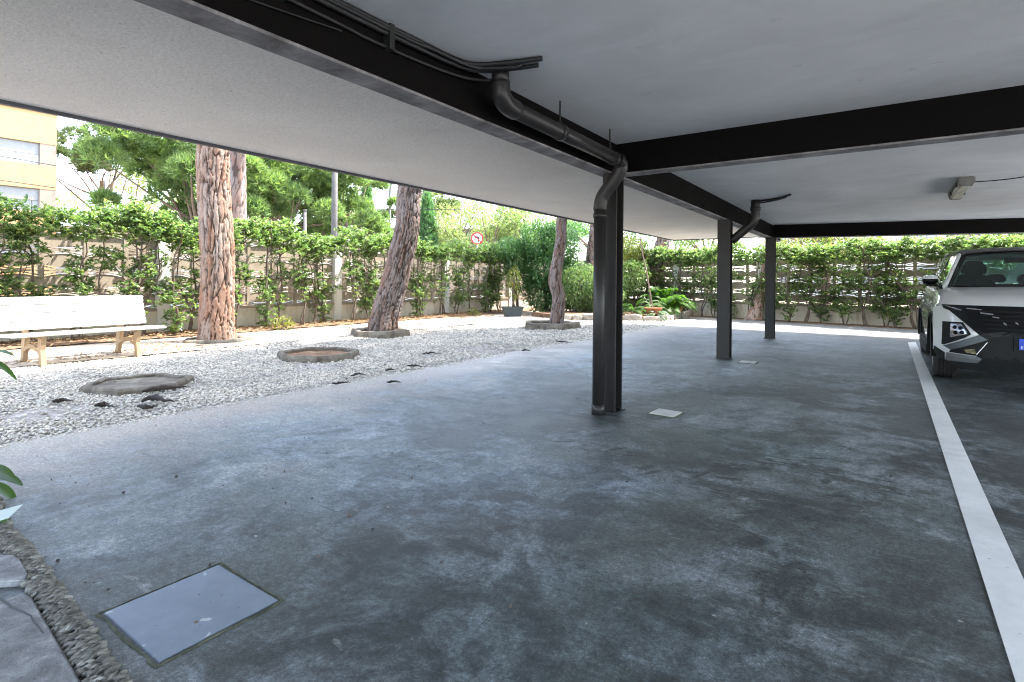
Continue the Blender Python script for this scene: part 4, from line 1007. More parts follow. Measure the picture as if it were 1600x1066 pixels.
# ------------------------------------------------------------------ hedge shrubs
def shrub_proto(seed, name, label, group, dense=1.0, spreadx=0.36, zlo=1.74, zhi=2.25, mat='hedge_leaf', low=1.0, L=0.095):
    global rng
    rr = random.Random(seed); rng = np.random.default_rng(seed)
    t = thing(name, label, 'shrub', (0, 0, 0), 0, group)
    st = MB(); C = []
    for s_ in range(rr.choice((1, 2, 2, 3))):
        x, y = rr.uniform(-.12, .12), rr.uniform(-.08, .08); P = [(x, y, -0.03)]
        z = 0
        lean = rr.uniform(-.16, .16)
        while z < zlo + 0.3:
            z += rr.uniform(.18, .32); x += lean * .35 + rr.uniform(-.09, .09); y += rr.uniform(-.05, .05)
            P.append((x, y, z))
        S = spline(P, 22); r0 = rr.uniform(.017, .03)
        st.tube(S, [r0 * (1 - .6 * i / 21) for i in range(22)], 7)
        for b_ in range(rr.randint(5, 8)):
            i = rr.randint(6, 20); p = S[i]; a_ = rr.uniform(0, 6.28); ln = rr.uniform(.2, .5)
            e = p + np.array([math.cos(a_) * ln * .85, math.sin(a_) * ln * .55, ln * rr.uniform(.3, .9)])
            m_ = p * .5 + e * .5 + np.array([rr.uniform(-.04, .04), rr.uniform(-.04, .04), -.03])
            st.tube(spline([p, m_, e], 7), [r0 * .45 * (1 - .55 * k / 6) for k in range(7)], 5)
            if e[2] < zlo + .1:
                for k in range(int(rr.randint(3, 8) * low)): C.append(e + np.array([rr.gauss(0, .09), rr.gauss(0, .08), rr.gauss(.02, .08)]))
            else: C.append(e)
        for b_ in range(int(rr.randint(1, 3) * low)):
            i = rr.randint(3, 14); p = S[i] + np.array([rr.uniform(-.1, .1), rr.uniform(-.1, .1), 0])
            for k in range(rr.randint(5, 14)): C.append(p + np.array([rr.gauss(0, .1), rr.gauss(0, .09), rr.gauss(0, .11)]))
    n = int(165 * dense)
    q = np.stack([rng.uniform(-spreadx, spreadx, n) * 1.15, rng.normal(0, .19, n), zlo + (zhi - zlo) * rng.beta(1.5, 1.15, n)], 1)
    top = np.array([noise.noise(Vector((a_ * 2.2 + seed, b_ * 2, 0))) for a_, b_ in q[:, :2]]); q[:, 2] += top * .16
    C = np.concatenate([np.array(C), q]); m = 9
    n = len(C); ax = np.array([0, 0, 1.]) + .55 * unit(n); ax /= np.linalg.norm(ax, axis=1, keepdims=True)
    Cn = np.repeat(C, m, 0); A = np.repeat(ax, m, 0)
    d = unit(n * m); d -= A * (d * A).sum(1, keepdims=True); d /= np.linalg.norm(d, axis=1, keepdims=True) + 1e-9
    el = rng.uniform(.1, .8, (n * m, 1)); D = d * np.cos(el) + A * np.sin(el)
    V, Fc = leaf_quads(Cn + A * rng.uniform(-.02, .02, (n * m, 1)), D, rng.uniform(.65, 1.15, n * m) * L, rng.uniform(.8, 1.1, n * m) * L * .40)
    link('foliage', np_mesh('foliage', V, Fc), MT[mat], t)
    st.build('stems', MT['stem'], t)
    return t
GL = 'clipped shrubs in the hedge along the street side fence'
GB = 'clipped shrubs in the hedge along the back fence'
LL = 'slender hedge shrub with thin bare stems and bushy top against the street side block fence'
LB = 'slender hedge shrub with leggy stems and bushy top against the back block fence'
protos = [shrub_proto(20 + k, 'hedge_shrub', LL, GL, dense=(.85, 1.1, .95, 1.2, 1.0)[k], low=(2.0, 1.2, .8, 1.7, 1.2)[k]) for k in range(5)]
used = [False] * 5
rr = random.Random(5)
def put(k, loc, rz, sc, label, group):
    if not used[k]:
        p = protos[k]; used[k] = True; p.location = loc; p.rotation_euler = (0, 0, rz); p.scale = sc; p['label'] = label; p['group'] = group
    else: copy_tree(protos[k], loc, rz, sc, label, group)
y = 0.2
last = 0
while y < 16.8:
    k = rr.choice([q for q in range(5) if q != last]); last = k
    put(k, (-11.38 + rr.uniform(-.1, .12), y, 0.02), math.pi / 2 + rr.choice((0, math.pi)) + rr.uniform(-.3, .3), (rr.uniform(.85, 1.15), rr.uniform(.85, 1.15), rr.uniform(.90, 1.07)), LL, GL)
    y += rr.uniform(.38, .62)
s = 3.6
while s < 17.6:
    k = rr.choice([q for q in range(5) if q != last]); last = k
    p = B0 + BD * s + Vector((-BD.y, BD.x, 0)) * -(0.5 + rr.uniform(-.08, .1))
    if not (8.75 < s < 9.4):
        put(k, (p.x, p.y, 0.0), math.atan2(BD.y, BD.x) + rr.choice((0, math.pi)) + rr.uniform(-.3, .3), (rr.uniform(.95, 1.2), rr.uniform(.85, 1.2), rr.uniform(.95, 1.05)), LB, GB)
    s += rr.uniform(.36, .54)
sheet('back_soil_strip', [tuple((B0 + BD * q + Vector((-BD.y, BD.x, 0)) * -o_)[:2]) for q, o_ in ((3, .75), (18.5, .75), (18.5, 0.05), (3, 0.05))], 0.006, MT['soil'])

# ------------------------------------------------------------------ bushes and potted plants
def bush(name, label, loc, blobs, n, L, W, mat, seed, cat='bush', stems=6):
    global rng
    rng = np.random.default_rng(seed); rr_ = random.Random(seed)
    t = thing(name, label, cat, loc); tot = sum(b_[3] * b_[4] * b_[5] for b_ in blobs); Cs, Ds = [], []
    for (x, y_, z, rx, ry, rz_) in blobs:
        k = int(n * rx * ry * rz_ / tot); d = unit(k); rad = rng.uniform(.25, 1, (k, 1)) ** .45
        lump = np.array([noise.noise(Vector(q * 2.3) + Vector((seed, x * 3, 0))) for q in d])[:, None]
        Cs.append(np.array([x, y_, z]) + d * rad * np.array([rx, ry, rz_]) * (1 + .35 * lump)); q = d * .7 + .8 * unit(k) + np.array([0, 0, .25]); Ds.append(q / np.linalg.norm(q, axis=1, keepdims=True))
    C, D = np.concatenate(Cs), np.concatenate(Ds); ok = C[:, 2] > .03; C, D = C[ok], D[ok]
    V, Fc = leaf_quads(C, D, rng.uniform(.6, 1.2, len(C)) * L, rng.uniform(.7, 1.1, len(C)) * W)
    link('foliage', np_mesh('foliage', V, Fc), MT[mat], t)
    mb = MB()
    for k in range(stems):
        b_ = rr_.choice(blobs); mb.tube(spline([(rr_.uniform(-.15, .15), rr_.uniform(-.15, .15), 0), (b_[0] * .4, b_[1] * .4, b_[2] * .5), (b_[0], b_[1], b_[2] + b_[5] * .5)], 10), [.03 - .002 * i for i in range(10)], 6)
    mb.build('stems', MT['stem'], t)
    return t
bush('evergreen_bush', 'tall dense dark green bush behind the slim wavy pine', (-9.7, 16.2, 0), [(-.25, -.1, 2.45, .75, .8, .75), (.35, .1, 2.3, .7, .8, .85), (0, 0, 1.55, .95, 1.0, .8), (-.2, .1, .7, .75, .8, .7), (.6, .2, 1.0, .8, .8, .9)], 20000, .12, .05, 'bush_leaf', 31)
bush('evergreen_bush', 'lower broad bush with pale tips between the dark bush and the nearest column', (-8.3, 15.9, 0), [(0, 0, .95, .75, .7, .75), (.55, .5, .7, .7, .7, .65), (-.5, .2, .8, .5, .5, .6)], 10000, .11, .036, 'hedge_leaf', 32)
bush('garden_shrub', 'large yellow green shrub behind the terracotta pots', (-8.0, 18.3, 0), [(0, 0, 1.5, .9, .8, .9), (.4, 0, 2.2, .7, .7, .55), (-.5, .3, 2.0, .8, .7, .7)], 11000, .10, .04, 'yellow_leaf', 33)
bush('garden_shrub', 'grey green bushy shrub filling the corner of the raised bed', (-7.7, 17.2, 0), [(0, 0, .9, .7, .6, .7), (.5, .3, 1.3, .6, .5, .6), (-.3, .2, 1.3, .6, .5, .6)], 9500, .095, .034, 'hedge_leaf', 34)
bush('garden_shrub', 'dark leafy shrub behind the grey planter box by the fence', (-10.6, 15.6, 0), [(0, 0, 1.9, .6, .6, .6), (.1, .1, 1.2, .5, .5, .5), (-.1, -.2, 2.2, .5, .6, .4)], 6000, .11, .042, 'bush_leaf', 35)
bush('garden_shrub', 'bright green low plant at the foot of the back fence left of the white pillar', (-4.15, 17.95, 0), [(0, 0, .28, .28, .2, .3)], 700, .09, .02, 'fern_leaf', 36, 'plant', 3)
bush('garden_shrub', 'bright tuft of leaves at the foot of the street side hedge before the leaning pine', (-10.75, 6.85, 0), [(0, 0, .14, .22, .22, .16)], 220, .11, .03, 'yellow_leaf', 37, 'plant', 3)
for (x, y_, sd_) in ((-10.75, 13.4, 38), (-10.5, 15.0, 39), (-10.75, 2.0, 40)):
    bush('ground_plant', 'small pale green seedling at the foot of the street side hedge', (x, y_, 0), [(0, 0, .1, .2, .2, .12)], 160, .09, .03, 'yellow_leaf', sd_, 'plant', 2)['group'] = 'seedlings along the hedge foot'

# raised bed edged with rocks
def raised_bed():
    t = thing('raised_bed', 'raised planting bed edged with rough pale rocks beyond the gravel', 'planting bed', (-6.6, 16.6, 0))
    P = spline([(-7.9, 13.9, 0), (-6.9, 14.55, 0), (-5.75, 14.95, 0), (-5.35, 15.4, 0), (-5.4, 16.6, 0), (-5.5, 17.8, 0), (-5.55, 19.0, 0)], 60)
    cum = np.concatenate([[0], np.cumsum(np.linalg.norm(np.diff(P, axis=0), axis=1))]); rr_ = random.Random(4); q = 0
    while q < cum[-1] - .1:
        L = rr_.uniform(.28, .55); c = np.array([np.interp(q + L / 2, cum, P[:, k]) for k in range(3)]); c2_ = np.array([np.interp(min(q + L / 2 + .05, cum[-1]), cum, P[:, k]) for k in range(3)])
        a_ = math.atan2(c2_[1] - c[1], c2_[0] - c[0]); h = rr_.uniform(.15, .23)
        bm = bmesh.new(); bmesh.ops.create_cube(bm, size=1); bmesh.ops.subdivide_edges(bm, edges=bm.edges, cuts=3, use_grid_fill=True)
        sd_ = rr_.uniform(0, 99)
        for v_ in bm.verts:
            r0 = v_.co.length; v_.co *= (1 - .28 * max(0, r0 - .52)); 
            v_.co = Vector((v_.co.x * L * .96, v_.co.y * .2, (v_.co.z + .5) * h)); v_.co += noise.noise_vector(v_.co * 7 + Vector((sd_, 0, 0))) * .035
        me = bpy.data.meshes.new('edge_rock'); bm.to_mesh(me); bm.free()
        for p_ in me.polygons: p_.use_smooth = True
        o = link('edge_rock', me, MT['rock'], t); o.location = (c[0] + 6.6, c[1] - 16.6, -.03); o.rotation_euler = (0, 0, a_)
        q += L
    mb = MB(); poly = [(x + 6.6, y_ - 16.6) for x, y_, _ in P[::6]] + [(-2.0, 2.4), (-2.6, -2.2)]
    mb.prism(poly, lambda x, y_: (x, y_, -.05), lambda x, y_: (x, y_, .13)); mb.build('bed_soil', MT['soil'], t)
raised_bed()
def pot(name, label, loc, r0, r1, h, mat):
    t = thing(name, label, 'plant pot', loc)
    mb = MB(); mb.lathe([(0.001, 0), (r0, 0), (r0 * .55 + r1 * .45, h * .5), (r1, h * .82), (r1 * 1.07, h * .82), (r1 * 1.09, h), (r1 * .98, h), (r1 * .93, h * .86), (.001, h * .84)], n=28, sm=True); mb.build('pot', MT[mat], t)
    mb = MB(); mb.add([(r1 * .92 * math.cos(i * .2618), r1 * .92 * math.sin(i * .2618), h * .875) for i in range(24)], [tuple(range(24))]); mb.build('potting_soil', MT['soil'], t)
    return t
pot('plant_pot', 'wide terracotta pot on the corner of the raised bed under the fern', (-5.72, 15.62, .13), .16, .25, .24, 'terracotta')
pot('plant_pot', 'narrow terracotta pot just right of the nearest column', (-6.52, 14.75, .13), .12, .16, .24, 'terracotta')
pot('plant_pot', 'small terracotta pot half hidden by fern leaves at the end of the raised bed', (-5.62, 17.6, .13), .12, .18, .24, 'terracotta')
t = thing('planter_box', 'dark grey rectangular planter box standing against the hedge left of the slim pine', 'planter', (-9.62, 13.95, 0), R(52))
mb = MB()
A = [(-.30, -.15), (.30, -.15), (.30, .15), (-.30, .15)]; sc_l = lambda k, z: [(x * k, y_ * k, z) for x, y_ in A]
vs = sc_l(.82, .0) + sc_l(1, .27) + sc_l(1.07, .27) + sc_l(1.07, .32) + sc_l(.97, .32) + sc_l(.95, .25)
mb.add(vs, [(3, 2, 1, 0)] + [(4 * k + i, 4 * k + (i + 1) % 4, 4 * k + 4 + (i + 1) % 4, 4 * k + 4 + i) for k in range(5) for i in range(4)] + [(20, 21, 22, 23)]); mb.build('box', MT['dark_pot'], t)
mb = MB(); mb.add(sc_l(.94, .27), [(0, 1, 2, 3)]); mb.build('potting_soil', MT['soil'], t)
bush('potted_shrub', 'slim yellow flecked shrub growing in the grey planter box', (-9.62, 13.95, .27), [(0, 0, .55, .2, .2, .3), (.05, 0, .95, .2, .2, .35)], 420, .09, .03, 'yellow_leaf', 41, 'plant', 4)

def fern(name, label, loc, n, L, W, seed, mat='fern_leaf', up=(.5, 1.2), leaflets=16):
    rr_ = random.Random(seed); t = thing(name, label, 'fern', loc); mb = MB(); sm_ = MB()
    for k in range(n):
        a_ = rr_.uniform(0, 6.283); e = rr_.uniform(*up); l = L * rr_.uniform(.65, 1.1)
        d = Vector((math.cos(a_), math.sin(a_), 0)); P = [d * (l * q * math.cos(e)) + Up * (l * (q * math.sin(e) * 1.3 - q * q * .75)) for q in np.linspace(0, 1, 12)]
        sm_.tube(P, [.006 * (1 - q / 14) for q in range(12)], 4, False)
        s_ = d.cross(Up)
        for q in range(leaflets):
            u_ = .22 + .78 * q / leaflets; i = min(10, int(u_ * 11)); c = P[i].lerp(P[i + 1], u_ * 11 - i); tn = (P[i + 1] - P[i]).normalized()
            ww = W * math.sin(math.pi * (.15 + .8 * (1 - u_))) ** .8
            for sg in (-1, 1):
                dd = (s_ * sg + tn * .45).normalized(); tip = c + dd * ww - Up * ww * .2; wid = tn * (l / leaflets * .62)
                mb.add([c - wid * .4, c + dd * ww * .5 + wid * .5, tip, c + dd * ww * .5 - wid * .5], [(0, 1, 2, 3)])
    mb.build('fronds', MT[mat], t); sm_.build('stalks', MT['stem'], t)
fern('fern', 'large bright green fern spreading over the right end of the raised bed', (-5.6, 16.9, .15), 34, 1.15, .26, 51)
fern('fern', 'tall arching fern behind the wide terracotta pot', (-6.0, 17.2, .15), 24, 1.5, .28, 52, up=(.8, 1.35))
fern('fern', 'mid green fern to the left of the wide terracotta pot', (-6.35, 15.55, .15), 24, .75, .16, 53, up=(.5, 1.2))
fern('fern', 'small dark fern trailing over the rock edge below the wide terracotta pot', (-5.52, 15.35, .2), 16, .45, .12, 54, 'bush_leaf', up=(-.1, .7))
bush('potted_shrub', 'thin grey stemmed shrub rising from the narrow terracotta pot', (-6.52, 14.75, .33), [(0, 0, .75, .22, .22, .35), (.05, .05, .45, .2, .2, .2)], 500, .08, .022, 'hedge_leaf', 55, 'plant', 5)
fern('fern', 'drooping green leaves growing in the wide terracotta pot', (-5.72, 15.62, .34), 12, .5, .10, 56, up=(.4, 1.1))
t = thing('bare_sapling', 'thin bare leaning stem rising from the raised bed before the thick pale pine', 'sapling', (-5.85, 16.0, .1))
mb = MB(); mb.tube(spline([(0, 0, 0), (-.12, .02, .7), (-.25, .03, 1.4), (-.42, .05, 2.1), (-.5, .05, 2.9)], 20), [.028 - .0008 * i for i in range(20)], 8); mb.build('stem', MT['bark_plain'], t)

# dry leaves and needles on path and soil
n = 8500
xs = rng.uniform(-11.6, -8.8, n); ys = rng.uniform(.5, 16, n)
keep = np.array([noise.noise(Vector((a_ * 1.1, b_ * 1.1, 3))) for a_, b_ in zip(xs, ys)]) + (xs < -10.7) * .55 + ((np.abs(ys - 2.75) < 1.0) & (np.abs(xs + 8.85) < .5)) * .6 > .22
xs, ys = xs[keep], ys[keep]; n = len(xs)
Cl = np.stack([xs, ys, np.where(xs < -10.75, .065, .02) + rng.uniform(0, .02, n)], 1); D = unit(n); D[:, 2] *= .25; D /= np.linalg.norm(D, axis=1, keepdims=True)
V, Fc = leaf_quads(Cl, D, rng.uniform(.04, .1, n), rng.uniform(.015, .04, n), 0)
tag(link('leaf_litter', np_mesh('leaf_litter', V, Fc), MT['litter']), 'brown fallen leaves lying on the garden path and under the hedge', 'leaf litter', kind='stuff')

n = 260
xs = rng.uniform(-8.6, -4.9, n); ys = rng.uniform(.8, 12, n)
Cl = np.stack([xs, ys, np.full(n, .03)], 1); D = unit(n); D[:, 2] *= .15; D /= np.linalg.norm(D, axis=1, keepdims=True)
V, Fc = leaf_quads(Cl, D, rng.uniform(.03, .09, n), rng.uniform(.012, .03, n), 0)
tag(link('gravel_litter', np_mesh('gravel_litter', V, Fc), MT['litter_dark']), 'dark dead leaves and bark crumbs strewn over the pale gravel', 'leaf litter', kind='stuff')

# ------------------------------------------------------------------ beyond the fence
def street_pine(label, foot, h, r, crown_r, zlo, zhi, ncl, seed, mat='needle', lean=(0, 0), tn=70, size=.36, width=.04, fork=.6):
    t = thing('pine_tree', label, 'pine tree', foot)
    lx, ly = lean
    trunk([(0, 0, -.1, r * 1.25), (lx * .1, ly * .1, h * .15, r), (lx * .4, ly * .4, h * .5, r * .8), (lx * .75, ly * .75, h * .8, r * .62), (lx, ly, h, r * .45)], seed, 40, 110, (.10, .26), .03, MT['bark_grey'], 'trunk', t)
    crown_pine(t, (lx, ly, h), crown_r, zlo, zhi, ncl, tn, size, 11, width, MT[mat], seed, fork=(lx * .8, ly * .8, h * .86), flat=0.8, clump=0.25)
    return t
street_pine('pine with thick greyish trunk outside the street side fence, behind the big red pine', (-15.6, 8.45, 0), 7.5, .29, 3.2, 7.2, 9.4, 12, 61)
street_pine('broad spreading pine with low green boughs between orange block and big red pine', (-26.2, 12.3, 0), 4.6, .26, 4.4, 3.7, 9.4, 74, 62, lean=(.1, .2), tn=170)
street_pine('spreading pine with forked reddish trunk in the gap left of the utility pole', (-25.2, 15.6, 0), 4.2, .30, 4.0, 3.9, 8.8, 60, 63, lean=(.5, .4), tn=150)
street_pine('bushy pine crown behind the utility pole', (-24.5, 19.0, 0), 4.6, .22, 3.2, 3.2, 8.6, 46, 64, lean=(.2, .2), tn=140)
street_pine('distant hazy pine beside the orange building with bare reddish boughs', (-46.0, 15.2, 0), 8.0, .32, 4.4, 8.4, 12.5, 22, 65, 'needle_far', tn=90, size=.5, width=.06)
street_pine('distant dark pine behind the leaning pine trunk', (-30.5, 29.5, 0), 6.4, .28, 3.6, 5.8, 9.4, 18, 66, 'needle_far', lean=(1.2, .6), tn=90, size=.42, width=.05)
street_pine('pine with reddish trunk behind the back fence above the car', (2.75, 31.0, 0), 7.0, .62, 3.6, 6.8, 9.5, 12, 67)
def cypress(label, foot, h, r, seed):
    t = thing('cypress_tree', label, 'cypress tree', foot); rg = np.random.default_rng(seed); n = 1500
    z = rg.beta(1.1, 1.4, n); rad = r * np.sin(np.pi * np.clip(.12 + .88 * z, 0, 1)) ** .7 * (1 - .35 * z); a_ = rg.uniform(0, 6.283, n); q = rg.uniform(.55, 1.05, n)
    C = np.stack([np.cos(a_) * rad * q, np.sin(a_) * rad * q, .3 + z * h], 1); N = np.stack([np.cos(a_) * .5, np.sin(a_) * .5, np.full(n, 1.)], 1); N /= np.linalg.norm(N, axis=1, keepdims=True)
    V, Fc = tufts(C, N, .42, 7, .06, .5); link('crown', np_mesh('crown', V, Fc), MT['cypress_leaf'], t)
    mb = MB(); mb.tube([(0, 0, 0), (0, 0, h * .8)], [.14, .04], 8); mb.build('trunk', MT['bark_plain'], t)
cypress('narrow cypress left of the leaning pine trunk, beyond the street', (-26.2, 22.2, 0), 6.6, .75, 71)
cypress('slim cypress showing just right of the leaning pine trunk, beyond the street', (-24.2, 25.4, 0), 6.3, .8, 72)
def leafy_tree(label, foot, h, r, blobs, n, mat, seed, L=.2):
    global rng
    rng = np.random.default_rng(seed)
    t = thing('leafy_tree', label, 'tree', foot); Cs, Ds = [], []; lst = []
    for (x, y_, z, q) in blobs:
        k = int(n / len(blobs)); d = unit(k); Cs.append(np.array([x, y_, z]) + d * q * rng.uniform(.3, 1, (k, 1)) ** .5 * np.array([1, 1, .8])); e = d * .5 + unit(k); Ds.append(e / np.linalg.norm(e, axis=1, keepdims=True)); lst.append(([(0, 0, h * .45), (x * .5, y_ * .5, z * .55 + h * .2), (x, y_, z)], .08, .02))
    C, D = np.concatenate(Cs), np.concatenate(Ds)
    V, Fc = leaf_quads(C, D, rng.uniform(.6, 1.2, len(C)) * L, rng.uniform(.6, 1, len(C)) * L * .5); link('crown', np_mesh('crown', V, Fc), MT[mat], t)
    mb = limbs_mesh(lst); mb.tube([(0, 0, -.1), (0, 0, h * .5)], [r, r * .7], 10); mb.build('trunk', MT['bark_plain'], t)
def blobs(seed, n, sx, z0, z1, q): rr_ = random.Random(seed); return [(rr_.uniform(-sx, sx), rr_.uniform(-sx, sx), rr_.uniform(z0, z1), rr_.uniform(.6, 1.1) * q) for _ in range(n)]
leafy_tree('pale yellow green street tree right of the leaning pine', (-25.0, 29.0, 0), 6, .22, blobs(1, 16, 2.6, 2.6, 7.2, 1.3), 7500, 'pale_leaf', 81)
leafy_tree('pale leafy street tree above the no left turn sign', (-21.5, 28.5, 0), 6, .2, blobs(2, 14, 2.2, 2.4, 6.4, 1.25), 6500, 'pale_leaf', 82)
leafy_tree('green street tree behind the dark bush', (-19.0, 30.5, 0), 5.5, .2, blobs(3, 14, 2.4, 2.4, 5.8, 1.2), 6000, 'hedge_leaf', 83)
leafy_tree('pale tree seen far left between the spreading pine and orange building', (-38.0, 15.0, 0), 5, .2, blobs(4, 12, 2.4, 2.6, 5.4, 1.2), 4500, 'pale_leaf', 84)
leafy_tree('low pale tree beyond the street under the forked pine', (-31.0, 21.0, 0), 5, .2, blobs(5, 12, 2.2, 1.8, 4.2, 1.2), 4500, 'pale_leaf', 85)
leafy_tree('light green tree behind the nearest column, past the corner of the fences', (-13.2, 28.5, 0), 5, .2, blobs(6, 13, 2.2, 2.2, 5.2, 1.2), 5200, 'bush_leaf', 86)
leafy_tree('light green tree showing over the back hedge left of the middle column', (-8.0, 30.0, 0), 5, .2, blobs(7, 13, 2.0, 1.8, 4.6, 1.2), 4800, 'hedge_leaf', 87)
leafy_tree('yellow green tree over the back hedge right of the far column', (-2.2, 27.0, 0), 5, .2, blobs(8, 12, 1.5, 2.2, 4.6, 1.0), 4800, 'yellow_leaf', 88)
leafy_tree('leafy tree over the back hedge behind the car', (4.2, 25.0, 0), 5, .2, blobs(9, 12, 1.5, 2.0, 4.2, 1.0), 4800, 'hedge_leaf', 89)
leafy_tree('far pale tree low behind the orange block and spreading pine', (-52.0, 19.0, 0), 6, .25, blobs(11, 14, 3.4, 4.5, 9.8, 1.7), 4200, 'pale_leaf', 94, .3)
leafy_tree('far pale green tree low behind the spreading pine trunk', (-44.0, 22.0, 0), 6, .25, blobs(12, 14, 3.2, 4.5, 9.600000000000001, 1.6), 4200, 'pale_leaf', 95, .3)
leafy_tree('far grey green tree behind the forked pine', (-42.0, 27.5, 0), 6, .25, blobs(13, 14, 3.4, 4.5, 10.600000000000001, 1.6), 4200, 'needle_far', 96, .3)
leafy_tree('far yellow green tree between utility pole and cypress', (-35.0, 27.5, 0), 6, .25, blobs(14, 14, 2.8, 4.5, 10.600000000000001, 1.5), 4200, 'pale_leaf', 97, .28)
leafy_tree('far green tree filling the gap right of the leaning pine top', (-33.0, 36.0, 0), 7, .25, blobs(15, 16, 3.2, 3.0, 8.4, 1.6), 4800, 'needle_far', 98, .3)
leafy_tree('far green tree above the pale tree by the traffic sign', (-27.0, 40.0, 0), 7, .25, blobs(16, 16, 3.2, 3.0, 8.0, 1.6), 4800, 'needle_far', 99, .3)
def palm(label, foot, h, seed):
    t = thing('palm_tree', label, 'palm tree', foot); rr_ = random.Random(seed); mb = MB()
    mb.tube(spline([(0, 0, 0), (.1, 0, h * .5), (.15, 0, h)], 16), [.2 - .004 * i for i in range(16)], 10); mb.build('trunk', MT['bark_plain'], t); fb = MB()
    for k in range(30):
        a_ = k * 2.4; e = rr_.uniform(-.3, 1.2); l = rr_.uniform(1.8, 2.5); d = Vector((math.cos(a_), math.sin(a_), 0)); s_ = d.cross(Up)
        P = [Vector((.15, 0, h)) + d * (l * q * math.cos(e)) + Up * (l * (q * math.sin(e) - q * q * .55)) for q in np.linspace(0, 1, 14)]
        for q in range(2, 13):
            for g_ in range(2):
                c = P[q].lerp(P[q + 1] if q < 13 else P[q], g_ * .5); tn = (P[min(q + 1, 13)] - P[q - 1]).normalized(); ww = .55 * math.sin(math.pi * q / 14) + .12
                for sg in (-1, 1): fb.add([c, c + tn * .05, c + (s_ * sg + tn * .6).normalized() * ww - Up * ww * .3], [(0, 1, 2)])
    fb.build('fronds', MT['yellow_leaf'], t)
palm('palm with arching yellow green fronds beyond the back fence above the car', (7.2, 33.0, 0), 3.4, 91)

# street things
MT['orange'] = wall_mat('orange_render', (0.41, 0.235, 0.118), (0.45, 0.262, 0.135), (0.38, 0.215, 0.108))
MT['frame_grey'] = simple('window_band', (0.26, 0.19, 0.15), (0.22, 0.165, 0.13), rough=0.7)
MT['shutter'] = simple('roller_shutter', (0.24, 0.24, 0.245), (0.21, 0.21, 0.215), rough=0.6, bump=0)
MT['house'] = wall_mat('pale_house_render', (0.62, 0.59, 0.53), (0.72, 0.69, 0.63), (0.5, 0.47, 0.42))
b = NB('window_glass'); MT['win'] = b.done(b.pbsdf((0.30, 0.33, 0.36), 0.08, 0, None, 1.0))
def orange_building():
    t = thing('apartment_block', 'orange rendered block with grey window bands at the far left beyond the street', 'building', (-42.84, 11.75, 0), -.08)
    L, D_, Hh = 16.0, 12.0, 11.25
    bands = [(2.2, 3.3), (5.15, 6.55), (8.0, 9.35)]
    mb = MB(); z = 0
    for z0, z1 in bands:
        mb.box(-D_, 0, -L, 0, z, z0); z = z1
    mb.box(-D_, 0, -L, 0, z, Hh)
    for z0, z1 in bands: mb.box(-D_, -.25, -L + .02, -.02, z0, z1)
    mb.build('wall', MT['orange'], t)
    mb = MB(); mb.box(-D_ - .05, .05, -L - .05, .05, Hh, Hh + .14); mb.build('parapet', MT['frame_grey'], t)
    for z0, z1 in bands:
        for k in range(4):
            y0 = -3.95 - k * 3.9
            f = MB(); f.box(-.2495, -.02, y0 + 3.15, y0 + 3.95 - (.02 if k == 0 else .05), z0, z1); f.build('band_panel', MT['frame_grey'], t)
            wn = MB(); wn.box(-.2495, -.16, y0, y0 + 3.15, z0, z0 + .07); wn.box(-.2495, -.16, y0, y0 + 3.15, z1 - .06, z1)
            for q in (0, 1.0, 2.05, 3.08): wn.box(-.2495, -.16, y0 + q, y0 + q + .07, z0 + .071, z1 - .061)
            wo = wn.build('window', MT['shutter'], t)
            g_ = MB(); g_.box(-.249, -.2, y0 + .07, y0 + 3.08, z0 + .07, z0 + (z1 - z0) * .48); g_.build('pane', MT['win'], wo)
            g_ = MB(); g_.box(-.249, -.14, y0 + .072, y0 + 3.078, z0 + (z1 - z0) * .48 + .002, z1 - .062); g_.build('shutter', MT['shutter'], wo)
orange_building()
def house(label, loc, rz, sx, sy, h, nwin):
    t = thing('house', label, 'house', loc, rz); mb = MB(); mb.box(-sx / 2, sx / 2, 0, sy, 0, h); mb.build('wall', MT['house'], t)
    mb = MB(); mb.box(-sx / 2 - .3, sx / 2 + .3, -.3, sy + .3, h, h + .22); mb.build('roof', MT['frame_grey'], t)
    for k in range(nwin):
        x = -sx / 2 + (k + .5) * sx / nwin
        for z in (1.1, 4.1):
            if z + 1.3 > h: continue
            f = MB()
            for q in ((x - .55, x - .47, z, z + 1.3), (x + .47, x + .55, z, z + 1.3), (x - .469, x + .469, z, z + .08), (x - .469, x + .469, z + 1.22, z + 1.3), (x - .03, x + .03, z + .081, z + 1.219)): f.box(q[0], q[1], -.05, .0, q[2], q[3])
            fo = f.build('window', MT['shutter'], t); g_ = MB(); g_.box(x - .468, x + .468, -.02, -.001, z + .082, z + 1.218); g_.build('pane', MT['win'], fo)
house('pale two storey house across the street behind the pale street trees', (-31.0, 38.0, 0), R(35), 16, 9, 5.6, 6)
house('pale low house beyond the back fence above the hedge and car', (3.5, 44.0, 0), R(-8), 24, 9, 5.8, 8)
house('pale house far behind the spreading pines on the left', (-62.0, 27.0, 0), R(66), 22, 9, 5.9, 7)

